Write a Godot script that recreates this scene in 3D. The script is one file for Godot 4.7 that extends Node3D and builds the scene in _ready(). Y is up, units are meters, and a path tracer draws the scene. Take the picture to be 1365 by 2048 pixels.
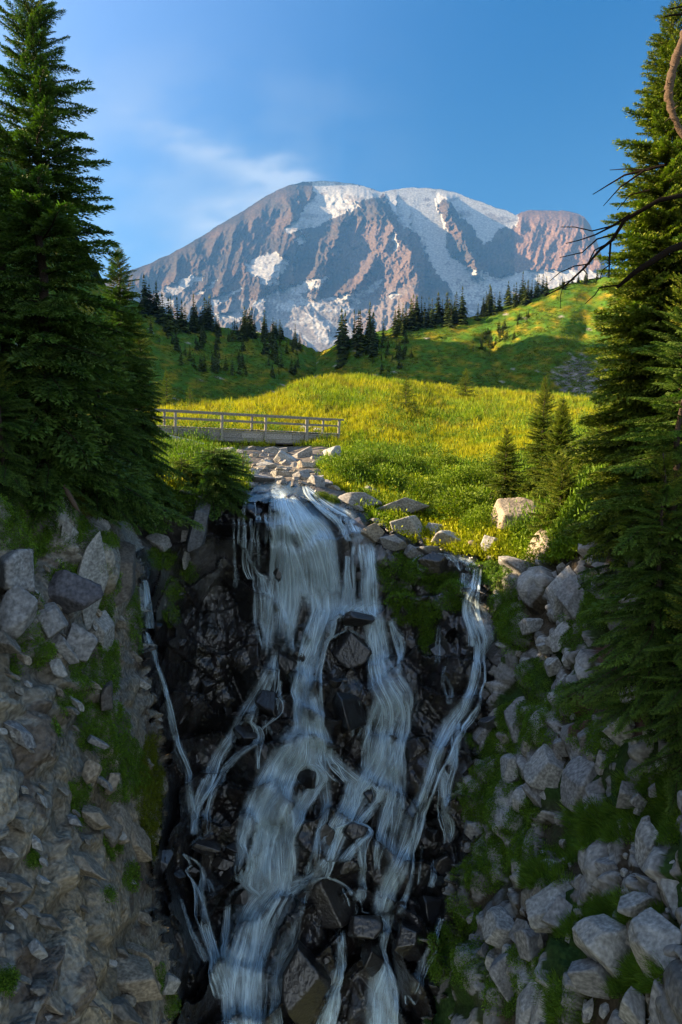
extends Node3D
# Alpine waterfall in a shaded gorge, a wooden footbridge and a sunlit meadow above it, a glaciated volcano behind.
# Survey: every place is given by its bearing and height as seen from the viewpoint (photo columns and rows of a
# 1365 x 2048 frame, focal length F) together with its true distance north, and turned into metres by at().

const F := 1355.0
const PITCH := 0.12741
var SP := sin(PITCH)
var CP := cos(PITCH)
var SUN := Vector3(-0.90, 0.40, -0.12).normalized()
var rng := RandomNumberGenerator.new()
var M := {}
var used := {}

# ------------------------------------------------------------------ helpers
func at(px: float, py: float, d: float) -> Vector3:
	var b := (1024.0 - py) / F
	var z := CP + b * SP
	var k := d / z
	return Vector3((px - 682.5) / F * k, (b * CP - SP) * k, -d)

func column_of(p: Vector3) -> float:
	return 682.5 + F * p.x / (-p.z * CP - p.y * SP)

func row_of(p: Vector3) -> float:
	return 1024.0 - F * (p.y * CP - p.z * SP) / (-p.z * CP - p.y * SP)

func pl(t: Array, x: float) -> float:   # piecewise linear table [x0, y0, x1, y1, ...]
	if x <= t[0]:
		return t[1]
	var i := 2
	while i < t.size():
		if x <= t[i]:
			return lerpf(t[i - 1], t[i + 1], (x - t[i - 2]) / (t[i] - t[i - 2]))
		i += 2
	return t[t.size() - 1]

func rr(a: float, b: float) -> float:
	return rng.randf_range(a, b)

func numbered(called: String) -> String:
	var n: int = used.get(called, 0)
	used[called] = n + 1
	return called if n == 0 else "%s_%03d" % [called, n]

func tag(o: Node, label := "", category := "", group := "", kind := "") -> Node:
	if label: o.set_meta("label", label)
	if category: o.set_meta("category", category)
	if group: o.set_meta("group", group)
	if kind: o.set_meta("kind", kind)
	return o

func node(called: String, pos: Vector3, parent: Node = self) -> Node3D:
	var o := Node3D.new()
	o.name = numbered(called) if parent == self else called
	o.position = pos
	parent.add_child(o, true)
	return o

func obj(called: String, mesh: Mesh, mat: Material, parent: Node = self, tr := Transform3D()) -> MeshInstance3D:
	var o := MeshInstance3D.new()
	o.name = numbered(called) if parent == self else called
	o.mesh = mesh
	o.material_override = mat
	o.transform = tr
	parent.add_child(o, true)
	return o

func many(called: String, mesh: Mesh, mat: Material, trs: Array, cols: Array, parent: Node = self) -> MultiMeshInstance3D:
	var mm := MultiMesh.new()
	mm.transform_format = MultiMesh.TRANSFORM_3D
	mm.use_colors = true
	mm.mesh = mesh
	mm.instance_count = trs.size()
	var buf := PackedFloat32Array()
	buf.resize(trs.size() * 16)
	var k := 0
	for i in trs.size():
		var t: Transform3D = trs[i]
		var c: Color = cols[i] if cols.size() else Color.WHITE
		var bx := t.basis.x; var by := t.basis.y; var bz := t.basis.z; var o := t.origin
		buf[k] = bx.x; buf[k + 1] = by.x; buf[k + 2] = bz.x; buf[k + 3] = o.x
		buf[k + 4] = bx.y; buf[k + 5] = by.y; buf[k + 6] = bz.y; buf[k + 7] = o.y
		buf[k + 8] = bx.z; buf[k + 9] = by.z; buf[k + 10] = bz.z; buf[k + 11] = o.z
		buf[k + 12] = c.r; buf[k + 13] = c.g; buf[k + 14] = c.b; buf[k + 15] = 1.0
		k += 16
	mm.buffer = buf
	var n := MultiMeshInstance3D.new()
	n.name = numbered(called) if parent == self else called
	n.multimesh = mm
	n.material_override = mat
	parent.add_child(n, true)
	return n

func build_mesh(v: PackedVector3Array, n: PackedVector3Array, c: PackedColorArray, uv: PackedVector2Array, idx: PackedInt32Array) -> ArrayMesh:
	for k in range(0, idx.size(), 3):   # front faces run clockwise about the given normals
		var p := idx[k]; var q := idx[k + 1]; var r := idx[k + 2]
		if (v[r] - v[p]).cross(v[q] - v[p]).dot(n[p] + n[q] + n[r]) < 0.0:
			idx[k + 1] = r
			idx[k + 2] = q
	var a := []
	a.resize(Mesh.ARRAY_MAX)
	a[Mesh.ARRAY_VERTEX] = v
	a[Mesh.ARRAY_NORMAL] = n
	if c.size(): a[Mesh.ARRAY_COLOR] = c
	if uv.size(): a[Mesh.ARRAY_TEX_UV] = uv
	a[Mesh.ARRAY_INDEX] = idx
	var m := ArrayMesh.new()
	m.add_surface_from_arrays(Mesh.PRIMITIVE_TRIANGLES, a)
	return m

func noise(sd: int, freq: float, kind := FastNoiseLite.TYPE_SIMPLEX_SMOOTH, oct := 3) -> FastNoiseLite:
	var n := FastNoiseLite.new()
	n.seed = sd
	n.noise_type = kind
	n.frequency = freq
	n.fractal_octaves = oct
	n.fractal_type = FastNoiseLite.FRACTAL_FBM if oct > 1 else FastNoiseLite.FRACTAL_NONE
	return n

func cells(sd: int, freq: float, ret: int, jitter := 1.0) -> FastNoiseLite:
	var n := noise(sd, freq, FastNoiseLite.TYPE_CELLULAR, 1)
	n.cellular_return_type = ret
	n.cellular_jitter = jitter
	n.domain_warp_enabled = true
	n.domain_warp_amplitude = 0.10 / freq
	n.domain_warp_frequency = freq * 0.8
	return n

func ordinal(n: int) -> String:
	var first := ["first", "second", "third", "fourth", "fifth", "sixth", "seventh", "eighth", "ninth", "tenth", "eleventh", "twelfth", "thirteenth", "fourteenth", "fifteenth", "sixteenth", "seventeenth", "eighteenth", "nineteenth"]
	var tens := ["", "", "twent", "thirt", "fort", "fift", "sixt", "sevent", "eight", "ninet"]
	if n >= 100:
		return "hundredth" if n == 100 else "hundred-and-" + ordinal(n - 100)
	if n < 20:
		return first[n - 1]
	if n % 10 == 0:
		return tens[n / 10] + "ieth"
	return tens[n / 10] + "y-" + first[n % 10 - 1]

# thin plate spline through inverse distances: exact for planes, smooth between the surveyed points
class Sheet:
	var p := []
	var w := PackedFloat64Array()
	func fit(list: Array) -> void:
		var n := list.size()
		var m := n + 3
		var A := []
		for i in n:
			p.append(Vector2(list[i][0], list[i][1]) / 1000.0)
		for i in m:
			var row := PackedFloat64Array()
			row.resize(m + 1)
			A.append(row)
		for i in n:
			for j in n:
				A[i][j] = U(p[i].distance_squared_to(p[j]))
			A[i][i] += 2e-4
			A[i][n] = 1.0; A[i][n + 1] = p[i].x; A[i][n + 2] = p[i].y
			A[n][i] = 1.0; A[n + 1][i] = p[i].x; A[n + 2][i] = p[i].y
			A[i][m] = 1.0 / list[i][2]
		for c in m:
			var best := c
			for r in range(c + 1, m):
				if absf(A[r][c]) > absf(A[best][c]):
					best = r
			var tmp = A[c]; A[c] = A[best]; A[best] = tmp
			var pr: PackedFloat64Array = A[c]
			for r in range(c + 1, m):
				var ar: PackedFloat64Array = A[r]
				var f := ar[c] / pr[c]
				if f == 0.0:
					continue
				for k in range(c, m + 1):
					ar[k] -= f * pr[k]
				A[r] = ar
		w.resize(m)
		for r in range(m - 1, -1, -1):
			var s: float = A[r][m]
			for k in range(r + 1, m):
				s -= A[r][k] * w[k]
			w[r] = s / A[r][r]
	func U(r2: float) -> float:
		return 0.0 if r2 < 1e-12 else r2 * log(r2) * 0.5
	func d(px: float, py: float) -> float:
		var q := Vector2(px, py) / 1000.0
		var n := p.size()
		var s := w[n] + w[n + 1] * q.x + w[n + 2] * q.y
		for i in n:
			var r2: float = q.distance_squared_to(p[i])
			if r2 > 1e-12:
				s += w[i] * r2 * log(r2) * 0.5
		return 1.0 / maxf(s, 1e-5)

# ------------------------------------------------------------------ materials
func noise_tex(sd: int, freq: float, lo: float, hi: float, size := 512, normal := false, strength := 6.0, kind := FastNoiseLite.TYPE_SIMPLEX_SMOOTH, oct := 5) -> NoiseTexture2D:
	var t := NoiseTexture2D.new()
	t.width = size
	t.height = size
	t.seamless = true
	t.noise = noise(sd, freq, kind, oct)
	if normal:
		t.as_normal_map = true
		t.bump_strength = strength
	else:
		var g := Gradient.new()
		g.set_color(0, Color(lo, lo, lo))
		g.set_color(1, Color(hi, hi, hi))
		g.set_offset(0, 0.2)
		g.set_offset(1, 0.8)
		t.color_ramp = g
	return t

func mat(c: Color, rough := 0.85, vcol := true) -> StandardMaterial3D:
	var m := StandardMaterial3D.new()
	m.albedo_color = c.linear_to_srgb()
	m.roughness = rough
	m.vertex_color_use_as_albedo = vcol
	m.cull_mode = BaseMaterial3D.CULL_DISABLED
	return m

func stone_mat(c: Color, rough: float, scale: float, tex: Texture2D, nor: Texture2D, depth := 1.0, spec := 0.5) -> StandardMaterial3D:
	var m := mat(c, rough)
	m.albedo_texture = tex
	m.normal_enabled = true
	m.normal_texture = nor
	m.normal_scale = depth
	m.metallic_specular = spec
	m.uv1_triplanar = true
	m.uv1_world_triplanar = true
	m.uv1_scale = Vector3.ONE * scale
	return m

func leaf_mat(c: Color, back: Color, rough := 0.6) -> StandardMaterial3D:
	var m := mat(c, rough)
	m.backlight_enabled = true
	m.backlight = back
	m.metallic_specular = 0.25
	return m

func make_materials() -> void:
	var tex := noise_tex(11, 0.03, 0.66, 1.0)
	var tex2 := noise_tex(12, 0.03, 0.72, 1.0)
	var nor := noise_tex(13, 0.02, 0, 1, 512, true, 9.0)
	var nor2 := noise_tex(14, 0.02, 0, 1, 512, true, 14.0, FastNoiseLite.TYPE_CELLULAR, 3)
	M.meadow = stone_mat(Color(1, 1, 1), 0.95, 0.2, tex2, nor, 0.4, 0.1)
	M.left_cliff = stone_mat(Color(1, 1, 1), 0.9, 0.45, tex, nor2, 1.7, 0.25)
	M.wet_cliff = stone_mat(Color(1, 1, 1), 0.32, 0.4, tex2, nor2, 1.2, 0.6)
	M.bank = stone_mat(Color(1, 1, 1), 0.95, 0.5, tex2, nor, 1.0, 0.15)
	M.rock = stone_mat(Color(1, 1, 1), 0.88, 0.6, tex, nor, 0.8, 0.25)
	M.wet_rock = stone_mat(Color(1, 1, 1), 0.28, 0.7, tex2, nor, 0.9, 0.6)
	M.hill = stone_mat(Color(1, 1, 1), 1.0, 0.03, tex2, nor, 0.5, 0.05)
	M.mountain = stone_mat(Color(1, 1, 1), 1.0, 0.0022, tex2, nor, 0.08, 0.05)
	M.needles = leaf_mat(Color(1.0, 1.0, 1.0), Color(0.62, 0.75, 0.3))
	M.far_needles = leaf_mat(Color(1, 1, 1), Color(0.3, 0.33, 0.15))
	M.grass = leaf_mat(Color(1, 1, 1), Color(0.95, 0.95, 0.4))
	M.leaf = leaf_mat(Color(1, 1, 1), Color(0.75, 0.8, 0.3))
	M.bark = stone_mat(Color(0.075, 0.06, 0.05), 0.95, 2.0, tex, nor2, 1.0, 0.1)
	M.dead_bark = stone_mat(Color(0.125, 0.09, 0.065), 0.95, 3.0, tex, nor2, 1.0, 0.1)
	M.timber = stone_mat(Color(0.30, 0.285, 0.25), 0.9, 0.7, tex, nor, 0.4, 0.2)
	M.timber_dark = stone_mat(Color(0.10, 0.09, 0.08), 0.9, 0.9, tex, nor, 0.4, 0.2)
	# water in long silky threads: density drawn along the flow
	var w := 512
	var a := noise(31, 0.09, FastNoiseLite.TYPE_SIMPLEX_SMOOTH, 2).get_seamless_image(w, 16)
	var b := noise(32, 0.03, FastNoiseLite.TYPE_SIMPLEX_SMOOTH, 2).get_seamless_image(w, 24)
	var c := noise(33, 0.010, FastNoiseLite.TYPE_SIMPLEX_SMOOTH, 2).get_seamless_image(w, 64)
	for im in [a, b, c]:
		im.convert(Image.FORMAT_L8)
		im.resize(w, w, Image.INTERPOLATE_CUBIC)
	var da: PackedByteArray = a.get_data()
	var db: PackedByteArray = b.get_data()
	var dc: PackedByteArray = c.get_data()
	var out := PackedByteArray()
	out.resize(w * w * 4)
	for i in w * w:
		var s := (da[i] * 0.28 + db[i] * 0.34 + dc[i] * 0.38) / 255.0
		var al := smoothstep(0.33, 0.67, s)
		var v := int(215 + 40 * al)
		out[i * 4] = v; out[i * 4 + 1] = v; out[i * 4 + 2] = v
		out[i * 4 + 3] = int(255 * (0.24 + 0.76 * al))
	var im2 := Image.create_from_data(w, w, false, Image.FORMAT_RGBA8, out)
	var wm := mat(Color(0.72, 0.90, 1.0), 0.5)
	wm.albedo_texture = ImageTexture.create_from_image(im2)
	wm.transparency = BaseMaterial3D.TRANSPARENCY_ALPHA
	wm.metallic_specular = 0.4
	wm.backlight_enabled = true
	wm.backlight = Color(0.4, 0.4, 0.4)
	M.water = wm
	var sw := mat(Color(0.03, 0.045, 0.05), 0.12, false)
	sw.normal_enabled = true
	sw.normal_texture = noise_tex(35, 0.02, 0, 1, 512, true, 5.0)
	sw.uv1_triplanar = true
	sw.uv1_world_triplanar = true
	sw.uv1_scale = Vector3(1.2, 0.5, 0.35)
	M.stream = sw

# ------------------------------------------------------------------ light
func make_light() -> void:
	var cam := Camera3D.new()
	cam.fov = rad_to_deg(2.0 * atan(1024.0 / F))
	cam.near = 0.1
	cam.far = 40000.0
	cam.rotation.x = -PITCH
	add_child(cam)
	cam.current = true
	var sun := DirectionalLight3D.new()
	sun.basis = Basis.looking_at(-SUN)
	sun.light_energy = 1.35
	sun.light_color = Color(1.0, 0.87, 0.69)
	sun.light_angular_distance = 0.5
	sun.shadow_enabled = true
	add_child(sun)
	var env := Environment.new()
	env.background_mode = Environment.BG_SKY
	env.tonemap_mode = Environment.TONE_MAPPER_LINEAR
	env.tonemap_exposure = 6.0
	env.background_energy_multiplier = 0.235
	env.sdfgi_enabled = true
	env.ssao_enabled = true
	env.ssil_enabled = true
	env.fog_enabled = true
	env.fog_density = 0.000035
	env.fog_light_color = Color(0.42, 0.70, 1.0)
	var pan := PanoramaSkyMaterial.new()
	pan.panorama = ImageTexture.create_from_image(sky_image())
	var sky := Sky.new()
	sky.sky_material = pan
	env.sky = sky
	var we := WorldEnvironment.new()
	we.environment = env
	add_child(we)

func sky_image() -> Image:
	# clear evening air: deepest blue square to the sun, paler toward the horizon, toward the sun and opposite to it
	var w := 256
	var h := 128
	var im := Image.create(w, h, false, Image.FORMAT_RGBF)
	for j in h:
		var el := (0.5 - (j + 0.5) / h) * PI
		for i in w:
			var az := (i + 0.5) / w * TAU
			var dir := Vector3(sin(az) * cos(el), sin(el), -cos(az) * cos(el))
			var e := clampf(el / (PI / 2), 0.0, 1.0)
			var c := Color(0.085, 0.35, 0.66).lerp(Color(0.0, 0.185, 0.57), smoothstep(0.0, 0.34, e))
			var g := dir.dot(SUN)
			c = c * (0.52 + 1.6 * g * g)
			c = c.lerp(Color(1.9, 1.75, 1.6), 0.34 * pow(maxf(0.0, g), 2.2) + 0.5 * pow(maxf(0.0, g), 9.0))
			c = c.lerp(Color(1.62, 1.76, 1.84), 0.78 * smoothstep(-0.15, 1.0, dir.z + 0.25 * absf(dir.x)) * (1.0 - 0.8 * smoothstep(0.0, 0.9, e)))   # added bright haze in the unseen southern sky, lifts the gorge shade
			if el < 0.0:
				c = c.lerp(Color(0.11, 0.13, 0.11), smoothstep(0.0, 0.15, -el))
			im.set_pixel(i, j, c)
	im.resize(2048, 1024, Image.INTERPOLATE_CUBIC)
	# thin cloud drawn out to the left from the summit dome, thin veil above it
	var n1 := noise(41, 0.012, FastNoiseLite.TYPE_SIMPLEX_SMOOTH, 5)
	var n2 := noise(42, 0.004, FastNoiseLite.TYPE_SIMPLEX_SMOOTH, 4)
	for j in range(300, 512):
		for ii in range(-220, 190):
			var i := (ii + 2048) % 2048
			var az2 := (ii + 0.5) / 2048.0 * TAU
			var el2 := (0.5 - (j + 0.5) / 1024.0) * PI
			var p := Vector3(sin(az2) * cos(el2), sin(el2), -cos(az2) * cos(el2)) * 100.0
			var x := column_of(p)
			var y := row_of(p)
			var a := 0.0
			# main plume from the summit's left shoulder, rising to the left
			var t := clampf((640.0 - x) / 330.0, -0.3, 1.6)
			var yc := 372.0 - 60.0 * t - 38.0 * t * t
			var wd := 26.0 + 10.0 * t
			var along := smoothstep(-0.15, 0.25, t) * (1.0 - smoothstep(0.8, 1.35, t))
			var up := n1.get_noise_2d(x * 0.55 + y * 0.4, y * 1.6)
			a += 0.40 * along * exp(-pow((y - yc + up * 24.0) / wd, 2.0)) * (0.75 + 0.9 * up)
			# body below the plume resting on the slope
			var slope := 372.0 + (600.0 - x) * 0.55
			var dy := slope - y
			a += 0.55 * smoothstep(-40.0, 10.0, dy) * (1.0 - smoothstep(20.0, 125.0, dy)) * smoothstep(270.0, 450.0, x) * (1.0 - smoothstep(560.0, 660.0, x)) * (0.7 + 0.9 * up)
			# pale veil over the left of the sky
			var v := n2.get_noise_2d(x * 0.7 + y * 0.5, y * 1.1 - x * 0.2)
			a += 0.26 * smoothstep(950.0, 250.0, x) * smoothstep(20.0, 250.0, y) * clampf(0.5 + 1.3 * v, 0.0, 1.0)
			a *= smoothstep(-220.0, -190.0, ii) * (1.0 - smoothstep(150.0, 190.0, ii)) * smoothstep(300.0, 340.0, j)
			if a > 0.002:
				im.set_pixel(i, j, im.get_pixel(i, j).lerp(Color(0.50, 0.56, 0.64), clampf(a, 0.0, 0.75)))
	return im

# ------------------------------------------------------------------ mountain
const RIDGE := [150, 600, 240, 548, 262, 540, 300, 526, 340, 508, 400, 475, 430, 455, 470, 431, 500, 413, 525, 396, 555, 380, 580, 370, 605, 364, 640, 362, 690, 365, 720, 370, 745, 378, 765, 384, 790, 379, 820, 375, 860, 376, 890, 380, 920, 388, 950, 400, 985, 412, 1010, 420, 1032, 430, 1042, 424, 1060, 421, 1100, 420, 1140, 422, 1168, 432, 1180, 448, 1190, 470, 1200, 500, 1215, 540, 1300, 560]

func make_mountain() -> void:
	var snow := [
		[640, 360, 690, 362, 745, 376, 772, 390, 745, 396, 712, 405, 690, 425, 660, 440, 630, 455, 600, 462, 575, 470, 572, 455, 600, 435, 612, 410, 632, 390, 620, 362],
		[766, 380, 800, 372, 850, 370, 900, 376, 960, 398, 1010, 415, 1038, 432, 1035, 455, 1002, 455, 985, 480, 966, 490, 950, 462, 930, 440, 915, 425, 905, 402, 886, 398, 874, 412, 888, 440, 898, 460, 890, 490, 902, 512, 930, 530, 990, 552, 1000, 580, 960, 600, 905, 575, 872, 545, 852, 505, 838, 470, 800, 450, 785, 420],
		[905, 565, 990, 558, 1040, 545, 1090, 540, 1150, 538, 1215, 545, 1215, 620, 1100, 620, 960, 640, 900, 600],
		[490, 525, 530, 510, 548, 503, 577, 520, 570, 545, 550, 560, 520, 556, 492, 545],
		[328, 575, 385, 550, 412, 554, 370, 578, 340, 592], [392, 586, 438, 558, 428, 572, 398, 594], [405, 606, 460, 582, 492, 574, 470, 590, 430, 612],
		[520, 556, 562, 561, 556, 570, 520, 566], [425, 628, 480, 622, 500, 636, 450, 648],
		[505, 606, 560, 578, 640, 602, 700, 585, 770, 566, 725, 600, 705, 622, 660, 640, 705, 652, 720, 700, 640, 720, 600, 668, 560, 652, 520, 632],
		[690, 412, 712, 405, 722, 414, 700, 422], [540, 590, 620, 560, 660, 552, 640, 575, 560, 600], [780, 470, 790, 460, 800, 490, 792, 505],
		[690, 600, 760, 560, 770, 556, 730, 590, 700, 615], [285, 588, 350, 594, 345, 612, 285, 620], [775, 590, 792, 580, 800, 590, 780, 600], [590, 478, 605, 470, 612, 482, 598, 490],
		[640, 660, 720, 668, 760, 700, 640, 730]]
	var polys := []
	for s in snow:
		var q := PackedVector2Array()
		for i in range(0, s.size(), 2):
			q.append(Vector2(s[i], s[i + 1]))
		polys.append(q)
	# rock ribs: points, metres proud, half width left of the crest, half width right of it
	var ribs := [
		[[742, 385, 770, 425, 795, 470, 822, 505, 838, 560, 832, 625], 520.0, 95.0, 26.0],
		[[893, 396, 906, 440, 930, 482, 956, 540], 430.0, 22.0, 26.0],
		[[1186, 436, 1192, 480, 1205, 545], 420.0, 165.0, 30.0], [[1046, 428, 1042, 450], 120.0, 10.0, 30.0],
		[[560, 378, 598, 440, 590, 480, 560, 520, 530, 580], 260.0, 120.0, 30.0],
		[[730, 388, 690, 440, 660, 500, 640, 560], 260.0, 40.0, 26.0],
		[[790, 452, 765, 500, 735, 545, 700, 590], 230.0, 34.0, 18.0],
		[[470, 430, 480, 480, 490, 530, 440, 580], 170.0, 80.0, 22.0],
		[[380, 488, 400, 520, 380, 560], 150.0, 60.0, 24.0],
		[[720, 400, 745, 440, 740, 480], 160.0, 25.0, 16.0],
		[[640, 600, 690, 618, 740, 640], 90.0, 30.0, 12.0], [[560, 600, 620, 626, 660, 660], 80.0, 30.0, 12.0]]
	var segs := []
	for r in ribs:
		var a: Array = r[0]
		for i in range(0, a.size() - 2, 2):
			segs.append([Vector2(a[i], a[i + 1]), Vector2(a[i + 2], a[i + 3]), r[1], r[2], r[3]])
	var n1 := noise(51, 0.012, FastNoiseLite.TYPE_SIMPLEX_SMOOTH, 4)
	n1.fractal_type = FastNoiseLite.FRACTAL_RIDGED
	var n4 := noise(54, 0.045, FastNoiseLite.TYPE_SIMPLEX_SMOOTH, 4)
	n4.fractal_type = FastNoiseLite.FRACTAL_RIDGED
	var n2 := noise(52, 0.05, FastNoiseLite.TYPE_SIMPLEX_SMOOTH, 4)
	var n3 := noise(53, 0.012, FastNoiseLite.TYPE_SIMPLEX_SMOOTH, 3)
	var nx := 760
	var ny := 290
	var back := 8
	var rows := ny + back
	var v := PackedVector3Array(); v.resize(nx * rows)
	var c := PackedColorArray(); c.resize(nx * rows)
	for i in nx:
		var px := 170.0 + i * (1290.0 - 170.0) / (nx - 1)
		var top := pl(RIDGE, px) + n2.get_noise_2d(px * 0.8, 3.0) * 2.0
		for j in rows:
			var k := j * nx + i
			if j >= ny:
				var last := v[(ny - 1) * nx + i]
				var t2 := (j - ny + 1.0) / back
				v[k] = last + Vector3(0, -1500.0 * t2 * t2 - 30.0 * t2, -2600.0 * t2)
				c[k] = c[(ny - 1) * nx + i]
				continue
			var t := j / (ny - 1.0)
			var py := lerpf(760.0, top, t)
			var q := Vector2(px, py)
			var d := lerpf(4700.0, 8000.0, pow(clampf((760.0 - py) / 390.0, 0.0, 1.0), 0.9))
			var wq := q + Vector2(n2.get_noise_2d(px * 1.3, py * 1.3), n2.get_noise_2d(px * 1.3 + 500.0, py * 1.3)) * 7.0
			var fade := smoothstep(0.0, 0.10, 1.0 - t)
			var proud := 0.0
			for s in segs:
				var a: Vector2 = s[0]
				var b: Vector2 = s[1]
				var ab := b - a
				var u := clampf((wq - a).dot(ab) / ab.length_squared(), 0.0, 1.0)
				var off := wq - (a + ab * u)
				var hw: float = s[3] if off.x < 0.0 else s[4]
				var dd := off.length() / hw
				if dd < 1.0:
					proud = maxf(proud, s[2] * pow(1.0 - dd, 1.2))
			var is_snow := 0.0
			for poly in polys:
				if Geometry2D.is_point_in_polygon(wq, poly):
					is_snow = 1.0
					break
			var rough := (n1.get_noise_2d(px * 1.0 + py * 0.25, py * 0.45)) * 130.0 + n4.get_noise_2d(px + py * 0.3 + n2.get_noise_2d(px, py) * 12.0, py * 0.3) * 20.0 + n2.get_noise_2d(px * 1.6, py * 1.2) * 12.0
			var crev := n2.get_noise_2d(px * 1.6, py * 4.0) * 3.0 + n4.get_noise_2d(px * 0.4, py * 1.3) * 4.0
			d -= fade * (proud + lerpf(rough, crev, is_snow * 0.94))
			v[k] = at(px, py, d)
			var m := n3.get_noise_2d(px, py * 1.5)
			var fine := n2.get_noise_2d(px * 3.0, py * 3.0)
			var rockc := Color(0.066, 0.055, 0.044).lerp(Color(0.105, 0.072, 0.048), clampf(0.35 + m * 1.6, 0.0, 1.0))
			if px > 1030.0 and py < 560.0:
				rockc = rockc.lerp(Color(0.21, 0.125, 0.085), 0.6)
			if px > 700.0 and px < 850.0 and py > 450.0:
				rockc = rockc.lerp(Color(0.17, 0.115, 0.085), 0.5)
			rockc = rockc * (1.0 + 0.40 * fine)
			var snowc := Color(0.33, 0.325, 0.31) * (1.0 + 0.16 * n2.get_noise_2d(px * 1.2, py * 4.0) + 0.06 * fine)
			snowc = snowc.lerp(Color(0.20, 0.182, 0.168), 0.9 * smoothstep(0.0, 0.10, n3.get_noise_2d(px * 1.6 + 90.0, py * 3.2) + fine * 0.25 + (0.12 if py > 590.0 else -0.35)))   # rock dust lying on the lower ice
			if py > 560.0 and fine + n3.get_noise_2d(px * 2.0, py * 4.0) > 0.34:
				snowc = snowc.lerp(Color(0.17, 0.145, 0.13), 0.7)
			if is_snow < 0.5 and py > 590.0 + 40.0 * m + 12.0 * fine:   # moraine
				rockc = rockc.lerp(Color(0.18, 0.155, 0.138), 0.6)
			c[k] = snowc if is_snow > 0.5 else rockc
			c[k].a = 1.0
	var o := obj("mountain", grid_mesh(v, c, nx, rows), M.mountain)
	tag(o, "glaciated volcano with brown rock ribs and snowfields", "mountain", "", "structure")

func grid_mesh(v: PackedVector3Array, c: PackedColorArray, nx: int, ny: int) -> ArrayMesh:
	var n := grid_normals(v, nx, ny)
	var idx := PackedInt32Array()
	idx.resize((nx - 1) * (ny - 1) * 6)
	var k := 0
	for j in ny - 1:
		for i in nx - 1:
			var a := j * nx + i
			idx[k] = a; idx[k + 1] = a + nx; idx[k + 2] = a + 1
			idx[k + 3] = a + 1; idx[k + 4] = a + nx; idx[k + 5] = a + nx + 1
			k += 6
	return build_mesh(v, n, c, PackedVector2Array(), idx)

func grid_normals(v: PackedVector3Array, nx: int, ny: int) -> PackedVector3Array:
	var n := PackedVector3Array()
	n.resize(nx * ny)
	for j in ny:
		var j0 := maxi(j - 1, 0)
		var j1 := mini(j + 1, ny - 1)
		for i in nx:
			var dx := v[j * nx + mini(i + 1, nx - 1)] - v[j * nx + maxi(i - 1, 0)]
			var dy := v[j0 * nx + i] - v[j1 * nx + i]
			var m := dx.cross(dy).normalized()
			if m.dot(v[j * nx + i]) > 0.0:
				m = -m
			n[j * nx + i] = m
	return n

# ------------------------------------------------------------------ hills
var hill_l := Sheet.new()
var hill_r := Sheet.new()
const TOP_L := [-1400, -200, -500, -100, -200, 60, -60, 180, 60, 370, 150, 535, 230, 592, 280, 606, 330, 632, 400, 650, 470, 660, 560, 668, 600, 686, 640, 704, 680, 730, 740, 765]
const TOP_R := [560, 760, 620, 722, 645, 703, 690, 680, 740, 668, 800, 652, 900, 640, 960, 630, 1000, 614, 1060, 596, 1120, 570, 1200, 556, 1400, 520, 1700, 480, 1900, 470]

func hill(called: String, sheet: Sheet, top: Array, x0: float, x1: float, nx: int, bottom: float, label: String, right: bool) -> void:
	var ny := 70
	var back := 8
	var n1 := noise(61 if right else 62, 0.05, FastNoiseLite.TYPE_SIMPLEX_SMOOTH, 4)
	var n2 := noise(63, 0.012, FastNoiseLite.TYPE_SIMPLEX_SMOOTH, 4)
	var v := PackedVector3Array(); v.resize(nx * (ny + back))
	var c := PackedColorArray(); c.resize(nx * (ny + back))
	for i in nx:
		var px := lerpf(x0, x1, i / (nx - 1.0))
		var tp := pl(top, px) + n1.get_noise_1d(px * 2.0) * 5.0
		for j in ny + back:
			var k := j * nx + i
			if j >= ny:
				var t2 := (j - ny + 1.0) / back
				v[k] = v[(ny - 1) * nx + i] + Vector3(0, -40.0 * t2 * t2 - 3.0 * t2, -120.0 * t2)
				c[k] = c[(ny - 1) * nx + i]
				continue
			var py := lerpf(bottom, tp, j / (ny - 1.0))
			var d := hill_depth(sheet, px, py, right, n1)
			v[k] = at(px, py, d)
			var m := n2.get_noise_2d(px * 2.0, py * 4.0)
			var f := n1.get_noise_2d(px * 4.0, py * 6.0)
			var col := Color(0.055, 0.125, 0.020).lerp(Color(0.17, 0.17, 0.014), clampf(0.22 + m * 1.2, 0.0, 1.0))
			if m > 0.20:   # reddening huckleberry and dry sedge
				col = col.lerp(Color(0.23, 0.155, 0.022), clampf(0.35 + f, 0.0, 0.8))
			if f + n1.get_noise_2d(px * 7.0, py * 7.0) * 0.5 > 0.66 or right and Vector2((px - 1165.0) / 45.0, (py - 755.0) / 38.0).length() < 1.0 + f:
				col = Color(0.17, 0.155, 0.14) * (1.0 + f)
			col = col * (1.0 + 0.4 * f)
			col.a = 1.0
			c[k] = col
	tag(obj(called, grid_mesh(v, c, nx, ny + back), M.hill), label, "hill", "", "structure")

func hill_depth(sheet: Sheet, px: float, py: float, right: bool, n1: FastNoiseLite) -> float:
	var d := sheet.d(px, py)
	d += n1.get_noise_2d(px * 0.3, py * 0.6) * 6.0
	if right:   # gullies and the bulging spur between them
		d += 10.0 * exp(-pow((px - (1165.0 + (660.0 - py) * 0.25)) / 30.0, 2.0))
		d += 9.0 * exp(-pow((px - (985.0 + (700.0 - py) * -0.25)) / 16.0, 2.0)) * smoothstep(640.0, 690.0, py)
		d -= 16.0 * exp(-pow((px - 1090.0) / 60.0, 2.0)) * exp(-pow((py - 700.0) / 60.0, 2.0))
	return d

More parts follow.
